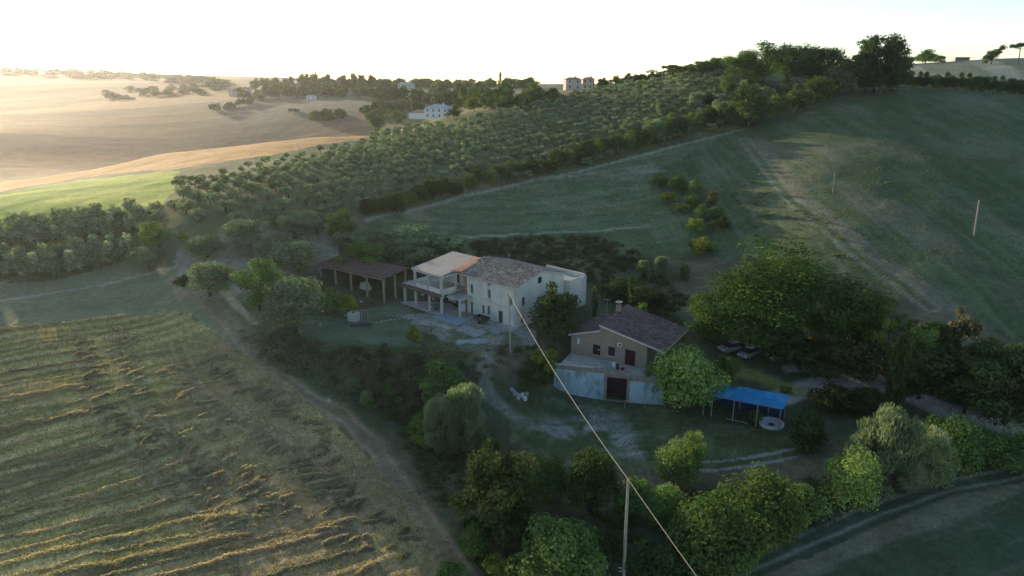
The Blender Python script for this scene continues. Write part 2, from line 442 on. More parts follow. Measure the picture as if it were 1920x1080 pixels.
hay = mixc(hay, np.broadcast_to(c3(.42, .335, .16), ALB.shape), smooth(.4, .8, hstr) * (1 - hay_east) * (.45 + .5 * n2))
hay = mixc(hay, np.broadcast_to(c3(.07, .075, .035), ALB.shape), wheel_ * (1 - hay_east) * .75)
hay = mixc(hay, np.broadcast_to(c3(.26, .195, .11), ALB.shape), hay_east * .55)
gr = mixc(np.broadcast_to(c3(.085, .10, .042), ALB.shape), c3(.14, .135, .065), smooth(.45, .65, n1))
st = mixc(np.broadcast_to(c3(.37, .215, .085), ALB.shape), c3(.28, .16, .062), smooth(.4, .62, streak((1, .2), GX, GY, 22, 3, 4)))
gn = mixc(np.broadcast_to(c3(.15, .25, .03), ALB.shape), c3(.27, .31, .05), smooth(.42, .6, streak((1, .15), GX, GY, 40, 6, 4)))
ms = streak(md, GX, GY, 30, 1.6, 4)
me_ = mixc(np.broadcast_to(c3(.068, .098, .048), ALB.shape), c3(.10, .122, .07), smooth(.4, .62, ms))
me_ = mixc(me_, np.broadcast_to(c3(.16, .155, .10), ALB.shape), smooth(.56, .72, n1) * .6)
hs_ = .6 * streak(hl, GX, GY, 34, 1.3, 4) + .4 * n1
hi = mixc(np.broadcast_to(c3(.05, .074, .034), ALB.shape), c3(.082, .102, .054), smooth(.40, .66, hs_))
hi = mixc(hi, np.broadcast_to(c3(.125, .12, .085), ALB.shape), smooth(.52, .72, streak(hl, GX + 40, GY, 26, 8, 4)) * .5)
hq = -GX * hl[1] + GY * hl[0] + (fbm(GX / 30, GY / 30, 3) - .5) * 3.0
hi = hi * (1 - .17 * (smooth(.2, .9, np.sin(hq * 2 * np.pi / 2.3) * .5 + .5) * fbm(GX / 12 + 7, GY / 12, 3) * 1.6)[..., None])
tp = mixc(np.broadcast_to(c3(.10, .12, .08), ALB.shape), c3(.20, .20, .15), smooth(.42, .58, streak((.45, 1), GX, GY, 260, 11, 3)))
yd = mixc(np.broadcast_to(c3(.055, .075, .032), ALB.shape), c3(.09, .105, .055), smooth(.4, .65, n2))
tr_ = mixc(np.broadcast_to(c3(.21, .215, .19), ALB.shape), c3(.10, .12, .075), smooth(.46, .62, n2))
# the scrub and thicket floor of the valley
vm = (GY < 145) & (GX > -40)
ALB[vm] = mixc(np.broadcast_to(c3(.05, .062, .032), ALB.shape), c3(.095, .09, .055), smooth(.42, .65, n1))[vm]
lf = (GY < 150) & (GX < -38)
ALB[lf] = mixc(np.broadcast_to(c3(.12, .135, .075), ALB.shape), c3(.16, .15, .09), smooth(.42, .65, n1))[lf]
paint(HAY_POLY, hay, 2); paint(GROVE_POLY, gr, 3); paint(LEFT_GROVE, gr * .8, 3); paint(line([(690,268),(698,215),(800,202),(960,176),(1060,172),(1060,200),(960,216),(820,244)]), gr * .9, 3); paint(STRAW_POLY, st, 4); paint(GREEN_POLY, gn, 5)
paint(MEADOW_POLY, me_, 6); paint(HILL_POLY, hi, 7); paint(TOP_POLY, tp, 8); paint(YARD_POLY, yd, 9); paint(FOOT_POLY, np.broadcast_to(c3(.085, .115, .07), ALB.shape) * (.8 + .4 * n2[..., None]), 9); paint(TERR_POLY, tr_, 10)
# dry slope between the olives and the lane, left of the pergola
sl_p = line([(330,470),(520,430),(640,440),(640,490),(560,520),(430,560),(330,560)])
paint(sl_p, mixc(np.broadcast_to(c3(.16, .155, .11), ALB.shape), c3(.215, .20, .145), smooth(.3, .7, n2)), 0)

def band(pts, w, alb, typ=None, ruts=None, k=1.0, rag=0.5):
    """a worn path or painted sunlit strip along a polyline; ruts = distance of the two wheel lines from the middle"""
    global ALB
    L_ = line(pts); D = dist_line(L_, GX, GY) + (n2 - .5) * rag
    if ruts: f = np.exp(-((D - ruts) / (w * .5)) ** 2) * k
    else: f = smooth(w, w * .55, D) * k
    ALB = mixc(ALB, np.broadcast_to(np.asarray(alb, float), ALB.shape) * (.8 + .4 * n2[..., None]), np.clip(f, 0, 1))
    if typ is not None: TYPE[D < w if not ruts else D < ruts + w * .5] = typ
LANE = [(930,1250),(880,1100),(820,1010),(760,920),(700,835),(640,775),(560,735),(500,690),(455,640),(425,600),(370,550),(320,525)]
band(LANE, 2.2, (.175, .135, .08), 11, k=.6, rag=1.6)
band(LANE, .6, (.225, .18, .115), ruts=.95, k=.6, rag=.8)
for cw in ([(140,620),(160,700),(200,800),(290,890),(400,960),(440,1080)],[(222,620),(236,700),(262,768),(330,830),(440,910),(500,1000),(520,1080)],[(330,640),(372,735),(450,790),(560,850),(640,940),(690,1080)]): band(cw, 1.7, (.12, .10, .055), k=.42, rag=.9); band(cw, .5, (.36, .29, .17), ruts=.8, k=.5, rag=.6)
FR = line([(1290,1160),(1430,1080),(1653,980),(1800,922),(1930,898),(2100,866),(2100,1200),(1300,1200)])
frd = line([(1500,1040),(1900,900)]); fd = (frd[1] - frd[0])[:2]; fd /= np.linalg.norm(fd)
fs_ = streak(fd, GX, GY, 30, 1.8, 4)
paint(FR, mixc(np.broadcast_to(c3(.05, .068, .036), ALB.shape), c3(.125, .125, .08), smooth(.42, .66, fs_)), 9)
band([(-200,600),(0,564),(120,545),(240,522),(330,500)], .9, (.21, .20, .155), 11)
band([(395,525),(440,570),(480,605)], 1.0, (.33, .27, .18), 11)  # pale tone paints in the strip of sun between the trees
band([(690,412),(780,392),(870,367),(1000,337),(1100,318),(1200,292),(1330,258),(1390,243)], 1.3, (.19, .18, .13), 11)
band([(860,443),(1000,438),(1110,434),(1215,424)], .9, (.20, .195, .15), 11)
band([(1000,338),(1130,322),(1250,322)], .8, (.17, .165, .12))
band([(1395,262),(1480,372),(1600,472),(1745,575)], .8, (.19, .175, .135), 11, ruts=1.3, k=.75)
band([(1420,262),(1510,372),(1640,480),(1800,590)], 2.2, (.13, .12, .09), k=.6)
FARM = [(1240,1160),(1360,1076),(1500,1017),(1653,952),(1774,910),(1920,883),(2100,862)]
band(FARM, 2.0, (.045, .06, .04), 12, rag=.2)
band(FARM, .5, (.165, .17, .13), ruts=.8, k=.8, rag=.25)
band([(1480,690),(1530,685),(1575,697)], 1.3, (.25, .235, .20), 12)
band([(1470,745),(1510,728),(1560,716),(1640,712),(1700,738),(1760,765),(1840,790),(1960,815)], 2.4, (.27, .25, .215), 12)
band([(1280,866),(1340,866),(1410,857),(1488,842)], .36, (.20, .20, .18), 12)
band([(1280,882),(1340,882),(1410,873),(1492,857)], .36, (.20, .20, .18), 12)
band([(920,655),(905,700),(915,740),(945,765),(1000,800)], 1.3, (.15, .16, .125), 11, k=.7)
gf = np.zeros(GX.shape)
for gx0, gy0, rx_, ry_ in ((1105, 800, 5.2, 4.6), (1050, 808, 3.6, 2.6), (1160, 825, 3.4, 3.2), (1195, 850, 2.2, 1.6)):
    q_ = at(gx0, gy0); gf = np.maximum(gf, np.exp(-(((GX - q_[0]) / rx_) ** 2 + ((GY - q_[1]) / ry_) ** 2) ** 1.5))
ALB = mixc(ALB, np.broadcast_to(c3(.20, .205, .18), ALB.shape) * (.65 + .7 * fbm(GX * 1.3, GY * 1.3, 3)[..., None]), np.clip(gf * smooth(.30, .62, n2 + .25 * fbm(GX * 1.7 + 3, GY * 1.7, 2) - .1), 0, 1))
lane2 = line([(1330,690),(1420,705),(1500,735)]); dl = dist_line(lane2, GX, GY)
ALB = mixc(ALB, np.broadcast_to(c3(.17, .19, .06), ALB.shape), smooth(1.8, .6, dl) * .8)
# ploughed relief along the hay rows and ruts
hm = (TYPE == 2)
GZ = GZ + np.where(hm, (rows - .5) * .30 + (n2 - .5) * .25, 0)

GROUND = attr_material('ground_soil', 0.95, 0.28, 1.1, 0.35, 0.1)
nr, nc = GX.shape
VV = np.stack([GX, GY, GZ], -1).reshape(-1, 3)
# vertex normals of the whole sheet, so the regions join without seams
gy_, gx_ = np.empty_like(GZ), np.empty_like(GZ)
dPu = np.stack([np.gradient(GX, axis=1), np.gradient(GY, axis=1), np.gradient(GZ, axis=1)], -1)
dPy = np.stack([np.gradient(GX, axis=0), np.gradient(GY, axis=0), np.gradient(GZ, axis=0)], -1)
NN = np.cross(dPu, dPy); NN /= np.linalg.norm(NN, axis=-1, keepdims=True); NN = NN.reshape(-1, 3)
idx = np.arange(nr * nc).reshape(nr, nc)
Q = np.stack([idx[:-1, :-1], idx[:-1, 1:], idx[1:, 1:], idx[1:, :-1]], -1).reshape(-1, 4)
QT = TYPE[:-1, :-1].ravel()
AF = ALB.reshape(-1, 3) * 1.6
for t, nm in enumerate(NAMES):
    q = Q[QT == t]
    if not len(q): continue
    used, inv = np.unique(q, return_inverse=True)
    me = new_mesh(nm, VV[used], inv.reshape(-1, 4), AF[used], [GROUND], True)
    me.normals_split_custom_set_from_vertices(NN[used].tolist())
    tag(link(nm, me), kind='structure')
print('terrain', round(time.time() - T0, 1))

# ------------------------------------------------------------------ foliage prototypes
def cards(p, n, size, col, aspect=0.62, r=rng):
    """leaf-sized diamonds at p facing roughly n"""
    k = len(p); n = n + r.normal(0, .38, (k, 3)); n /= np.linalg.norm(n, axis=1, keepdims=True) + 1e-9
    a = np.cross(n, r.normal(0, 1, (k, 3))); a /= np.linalg.norm(a, axis=1, keepdims=True) + 1e-9
    b = np.cross(n, a); s = size[:, None] * .5
    v = np.stack([p - a * s, p - b * s * aspect, p + a * s, p + b * s * aspect], 1).reshape(-1, 3)
    f = np.arange(4 * k).reshape(k, 4)
    return v, f, np.repeat(col, 4, axis=0)

def unit(k, r): 
    d = r.normal(0, 1, (k, 3)); return d / np.linalg.norm(d, axis=1, keepdims=True)

def crown_blobs(kind, r, nb):
    """centres and radii of the boughs, in a box 1 wide and 1 high"""
    d = unit(nb, r)
    if kind == 'round':   c = np.array([0, 0, .5]) + d * np.array([.37, .37, .37]) * r.uniform(.5, 1.12, (nb, 1)) * (.8 + .35 * r.random((nb, 1)) ** 2); rad = r.uniform(.065, .19, nb)
    elif kind == 'olive': c = np.array([0, 0, .51]) + d * np.array([.38, .38, .32]) * r.uniform(.6, 1.0, (nb, 1)); rad = r.uniform(.12, .2, nb)
    elif kind == 'bush':
        d[:, 2] = np.abs(d[:, 2]); c = np.array([0, 0, .18]) + d * np.array([.34, .34, .6]) * r.uniform(.45, 1.0, (nb, 1)); rad = r.uniform(.09, .22, nb)
    elif kind == 'upright':
        z = r.uniform(.12, .93, nb); w = .36 * np.sqrt(np.clip(1 - ((z - .38) / .62) ** 2, .02, 1)); t = r.uniform(0, 6.28, nb); q = np.sqrt(r.uniform(.2, 1, nb))
        c = np.stack([w * q * np.cos(t), w * q * np.sin(t), z], -1); rad = r.uniform(.07, .14, nb)
    elif kind == 'column':
        z = np.linspace(.06, .94, nb); w = .3 * np.sqrt(np.clip(1 - (2 * z - .95) ** 2, .05, 1)); t = r.uniform(0, 6.28, nb)
        c = np.stack([w * .7 * np.cos(t), w * .7 * np.sin(t), z], -1); rad = .13 + .1 * w
    elif kind == 'umbrella':
        t = r.uniform(0, 6.28, nb); q = np.sqrt(r.uniform(0, 1, nb)) * .42
        c = np.stack([q * np.cos(t), q * np.sin(t), .86 - .1 * (q / .42) ** 2 + r.uniform(-.03, .03, nb)], -1); rad = r.uniform(.06, .11, nb)
    elif kind == 'leaning':
        s = r.uniform(0, 1, nb); t = r.uniform(0, 6.28, nb); w = .22 * np.sin(np.pi * np.clip(s * .85 + .12, 0, 1))
        c = np.stack([-.35 + .72 * s + w * .5 * np.cos(t), w * np.sin(t), .10 + .66 * s + w * np.cos(t)], -1); rad = r.uniform(.1, .16, nb)
    return c, rad

def crown(kind, seed, nb, nleaf, size, cols, yellow=0.0, streaky=False):
    r = np.random.default_rng(seed)
    c, rad = crown_blobs(kind, r, nb)
    per = np.maximum((nleaf * rad ** 2 / (rad ** 2).sum()).astype(int), 6)
    P_, N_, K_ = [], [], []
    ca, cb = np.array(cols[0]), np.array(cols[1])
    for i in range(nb):
        k = per[i]; d = unit(k, r)
        d[:, 2] = np.where(r.random(k) < .4, np.abs(d[:, 2]), d[:, 2])
        p = c[i] + d * rad[i] * (r.random((k, 1)) ** .45) * np.array([1, 1, .85]) * 1.1
        ok = p[:, 2] > .0
        p, d = p[ok], d[ok]; k = len(p)
        t = np.clip(r.uniform(.0, 1) * .65 + r.normal(.15, .2, (k, 1)), 0, 1)
        col = ca * (1 - t) + cb * t
        if yellow:
            yy = r.random((k, 1)) < yellow * (1 + 2 * (i % 4 == 0)); col = np.where(yy, col * np.array([2.0, 1.5, .8]), col)
        P_.append(p); N_.append(d * .8 + np.array([0, 0, .35])); K_.append(col)
    P_ = np.concatenate(P_); N_ = np.concatenate(N_); K_ = np.concatenate(K_)
    if streaky:                                # long upright sprays instead of round leaves
        k = len(P_); up = (P_ - np.array([0, 0, -.25])) * np.array([.9, .9, 1.0]); up /= np.linalg.norm(up, axis=1, keepdims=True); up = up + r.normal(0, .38, (k, 3)); up /= np.linalg.norm(up, axis=1, keepdims=True)
        b_ = np.cross(up, r.normal(0, 1, (k, 3))); b_ /= np.linalg.norm(b_, axis=1, keepdims=True); s_ = size * r.uniform(.8, 2.4, (k, 1))
        v = np.stack([P_ - up * s_, P_ - b_ * s_ * .16, P_ + up * s_, P_ + b_ * s_ * .16], 1).reshape(-1, 3)
        return (v, np.arange(4 * k).reshape(k, 4), np.repeat(K_, 4, axis=0)), c, rad
    return cards(P_, N_, size * r.choice([.7, 1.0, 1.45], len(P_)) * r.uniform(.7, 1.25, len(P_)), K_, r=r), c, rad

def trunk_mb(kind, c, seed, rad=.035):
    r = np.random.default_rng(seed); mb = MB()
    top = c.mean(0)
    fork = np.array([top[0] * .4, top[1] * .4, top[2] * (.45 if kind != 'umbrella' else .82)])
    j = r.normal(0, .015, 2)
    mb.path([(0, 0, -.04), (j[0], j[1], fork[2] * .5), tuple(fork)], [rad * 1.35, rad, rad * .85], 7)
    ii = r.permutation(len(c))[:6]
    for i in ii:
        mid = fork * .5 + c[i] * .5 + np.array([0, 0, -.03])
        mb.path([tuple(fork), tuple(mid), tuple(c[i])], [rad * .6, rad * .4, rad * .15], 5)
    return mb

G_OLIVE = ((.085, .12, .068), (.23, .285, .18))
G_OAK = ((.032, .062, .02), (.082, .13, .04))
G_MID = ((.05, .092, .03), (.14, .20, .07))
G_LIGHT = ((.085, .14, .04), (.21, .28, .09))
G_DARK = ((.032, .052, .022), (.075, .105, .04))
G_YEL = ((.085, .12, .028), (.20, .235, .055))
G_PALE = ((.095, .13, .075), (.20, .24, .15))
G_SCRUB = ((.072, .068, .042), (.145, .132, .088))
PROTO = {}
def proto(key, kind, seed, nb, nleaf, size, cols, yellow=0.0, rad=.03, streaky=False):
    (v, f, c), bc, br = crown(kind, seed, nb, nleaf, size, cols, yellow, streaky)
    cm = new_mesh(key + '_crown', v, f, c, [LEAF])
    tb = trunk_mb(kind, bc, seed + 5, rad)
    tm = new_mesh(key + '_trunk', tb.v, tb.f, None, [BARK], True)
    PROTO[key] = (cm, tm, (v, f, c), (np.array(tb.v), tb.f))
for i in range(3):
    proto(f'olive{i}', 'olive', 20 + i, 24 + 2 * i, 7500, .042, G_OLIVE, rad=.035)
    proto(f'olive_far{i}', 'olive', 40 + i, 13, 1150, .085, G_OLIVE, rad=.03)
    proto(f'oak{i}', 'round', 60 + i, 42, 15000, .026, G_OAK, .012, .022)
    proto(f'mid{i}', 'round', 80 + i, 26, 7000, .036, G_MID, .02)
    proto(f'dark{i}', 'round', 100 + i, 36, 11000, .036, G_DARK, .004)
    proto(f'bush{i}', 'bush', 120 + i, 16, 3600, .05, G_MID, .02, .02)
    proto(f'darkbush{i}', 'bush', 140 + i, 16, 3600, .05, G_DARK, .01, .02)
    proto(f'light{i}', 'round', 160 + i, 24, 6000, .038, G_LIGHT, .03)
for i in range(2):
    proto(f'up{i}', 'upright', 180 + i, 46, 8500, .03, G_MID, .02, .016)
    proto(f'uplight{i}', 'upright', 190 + i, 40, 6000, .034, G_LIGHT, .02, .016)
    proto(f'yel{i}', 'bush', 200 + i, 14, 2600, .058, G_YEL, .05, .02)
    proto(f'pale{i}', 'upright', 210 + i, 64, 15000, .021, G_PALE, 0, .014, True)
    proto(f'scrub{i}', 'bush', 220 + i, 14, 2400, .06, G_SCRUB, .02, .02)
    proto(f'olive_row{i}', 'bush', 250 + i, 15, 1300, .08, G_OLIVE, rad=.03)
    proto(f'bigbush{i}', 'bush', 270 + i, 34, 12000, .03, G_MID, .02, .02)
    proto(f'lightbush{i}', 'bush', 280 + i, 30, 10000, .032, G_LIGHT, .02, .02)
    proto(f'wood{i}', 'bush', 230 + i, 14, 900, .10, G_OAK, .01, .02)
proto('oak3', 'round', 64, 70, 30000, .0175, G_OAK, .012, .02)
proto('cypress', 'column', 240, 14, 1500, .07, G_DARK, 0, .03)
proto('umbrella', 'umbrella', 241, 18, 1600, .055, G_DARK, 0, .02)
proto('leaning', 'leaning', 242, 18, 2200, .06, G_DARK, 0, .03)
proto('ball', 'bush', 243, 22, 3000, .07, G_YEL, .02, .02)
print('protos', round(time.time() - T0, 1))

NAMEOF = {'olive': ('olive_tree', 'olive tree'), 'oak': ('oak_tree', 'tree'), 'mid': ('broadleaf_tree', 'tree'), 'dark': ('dark_tree', 'tree'), 'bush': ('bush', 'bush'),
          'darkbush': ('bush', 'bush'), 'light': ('broadleaf_tree', 'tree'), 'up': ('young_tree', 'tree'), 'uplight': ('young_tree', 'tree'), 'yel': ('bush', 'bush'), 'pale': ('willow_bush', 'bush'),
          'scrub': ('shrub', 'shrub'), 'bigbush': ('broadleaf_tree', 'tree'), 'lightbush': ('broadleaf_tree', 'tree'), 'wood': ('tree', 'tree'), 'cypress': ('cypress_tree', 'cypress'), 'umbrella': ('pine_tree', 'pine'), 'leaning': ('windswept_tree', 'tree'), 'ball': ('round_shrub', 'shrub')}
def place_tree(key, pos, w, h, label, group=None, rz=None, parts=True, name=None, cat=None, trunk=True):
    k = key.rstrip('0123456789').replace('_far', '').replace('_row', '')
    nm, ct = NAMEOF[k]; nm = name or nm; ct = cat or ct
    cm, tm = PROTO[key][:2]
    rz = rng.uniform(0, 6.28) if rz is None else rz
    if parts:
        r = link(nm, None); r.empty_display_size = .5
        link('crown', cm, r)
        if trunk: link('trunk', tm, r)
    else:
        r = link(nm, JOINED[key])
    r.location = (pos[0], pos[1], pos[2]); r.rotation_euler = (0, 0, rz); r.scale = (w, w, h)
    return tag(r, label, ct, group)
def join_proto(key):
    v, f, c = PROTO[key][2]; tv, tf = PROTO[key][3]
    faces = [tuple(x) for x in f.tolist()] + [tuple(i + len(v) for i in t) for t in tf]
    vv = np.vstack([v, tv]); cc = np.vstack([c, np.ones((len(tv), 3)) * .07])
    return new_mesh(key, vv, faces, cc, [LEAF, BARK], mat_idx=[0] * len(f) + [1] * len(tf))
JOINED = {}
for k in ('olive_far0', 'olive_far1', 'olive_far2', 'olive_row0', 'olive_row1', 'wood0', 'wood1', 'cypress'): JOINED[k] = join_proto(k)

def tree(key, px, base, top, wpx, label, group=None, **kw):
    """a tree whose foot stands at photo pixel (px, base), with its size from its distance"""
    p = at(px, base)
    t = p[1] * _cp + (CAMZ - p[2]) * _sp
    tilt = math.atan2(CAMZ - p[2], p[1])
    w = wpx * t / FPX
    h = max((base - top) * t / FPX / max(math.cos(tilt), .7) - .25 * w * math.sin(tilt), .6 * w * .6)
    kw.setdefault('rz', None)
    return place_tree(key, p - np.array([0, 0, .15]), w * 1.17, h * 1.06, label, group, **kw)

# ------------------------------------------------------------------ haze: one closed box of even air around camera and scene
hb = MB(); hb.box(-4600, -40, -20, 4600, 4400, 150)
hm_, hnt, hbs, hN, hL = mat('haze_air'); hN.remove(hbs)
pv = hN.new('ShaderNodeVolumePrincipled')
pv.inputs['Color'].default_value = (0.93, 0.95, 1.0, 1); pv.inputs['Density'].default_value = HAZE_DENSITY; pv.inputs['Anisotropy'].default_value = HAZE_G
hL.new(pv.outputs[0], hN['Material Output'].inputs['Volume'])
tag(hb.build('haze', hm_), kind='stuff')

# ------------------------------------------------------------------ olive grove on the slope
gp_ = [p[:2] for p in GROVE_POLY]
ga = at(420, 400)[:2]; gb = at(860, 330)[:2]
gd = (gb - ga) / np.linalg.norm(gb - ga); gn_ = np.array([-gd[1], gd[0]])
cand = []
for i in range(-60, 80):
    for j in range(-30, 50):
        p = ga + gd * (i * 5.5) + gn_ * (j * 6.9) + rng.normal(0, .3, 2)
        cand.append(p)
cand = np.array(cand)
cand = cand[inside(gp_, cand[:, 0], cand[:, 1])]
cand = cand[np.argsort(cand[:, 1])]
cand = cand[rng.random(len(cand)) > .04]
# the young planting along the straw field stays thinner and smaller
young = inside([p[:2] for p in line([(325,335),(480,300),(690,252),(700,275),(560,318),(400,352),(325,352)])], cand[:, 0], cand[:, 1])
olives_left = []
for prow, poly_px in enumerate(([(-60,442),(110,416),(300,396),(306,420),(296,440),(150,455),(-60,478)], [(-60,506),(120,486),(240,470),(262,484),(150,508),(-60,532)])):
    lp = [p[:2] for p in line(poly_px)]
    a_, b_ = np.array(lp[0]), np.array(lp[2]); d_ = (b_ - a_) / np.linalg.norm(b_ - a_); m_ = np.array([-d_[1], d_[0]])
    for i in range(-6, 60):
        for j in range(-14, 14):
            p = a_ + d_ * i * 3.4 + m_ * j * 4.6 + rng.normal(0, .4, 2)
            if inside(lp, p[None, 0], p[None, 1])[0]: olives_left.append((p, prow))
print('olives', len(cand), young.sum(), len(olives_left))
n_ind = 0; rest = []
GRO = 'olive trees planted in rows on the slope'
def zpt(p): return np.array([p[0], p[1], float(ground(p[0], p[1]))])
for p, yg in zip(cand, young):
    w = rng.uniform(2.6, 3.4) if yg else rng.uniform(4.2, 5.3)
    h = w * rng.uniform(.7, .86)
    if n_ind < 225:
        place_tree(f'olive_far{rng.integers(3)}', zpt(p), w, h, 'grey green olive tree in the planted rows of the grove on the slope', GRO, parts=False); n_ind += 1
    else: rest.append((zpt(p), w, h, rng.integers(3), rng.uniform(0, 6.28)))
for p, prow in olives_left:
    w = rng.uniform(4.8, 6.2); h = rng.uniform(4.3, 5.3) + 1.5 * prow
    place_tree(f'olive_row{rng.integers(2)}', zpt(p), w, h, ('olive tree in the dense block right below the bright green strip at the left', 'olive tree in the front row above the lane at the left edge')[prow], ('olive trees in the dense block at the left edge', 'olive trees in the front row at the left edge')[prow], parts=False)
if rest:
    V_, F_, C_ = [], [], []; k = 0
    for p, w, h, i, rz in rest:
        v, f, c = PROTO[f'olive_far{i}'][2]; cs, sn = math.cos(rz), math.sin(rz)
        q = np.stack([(v[:, 0] * cs - v[:, 1] * sn) * w, (v[:, 0] * sn + v[:, 1] * cs) * w, v[:, 2] * h], -1) + p
        V_.append(q); F_.append(f + k); C_.append(c * rng.uniform(.8, 1.2)); k += len(v)
    tag(link('olive_grove', new_mesh('olive_grove', np.concatenate(V_), np.concatenate(F_), np.concatenate(C_), [LEAF])), kind='stuff')

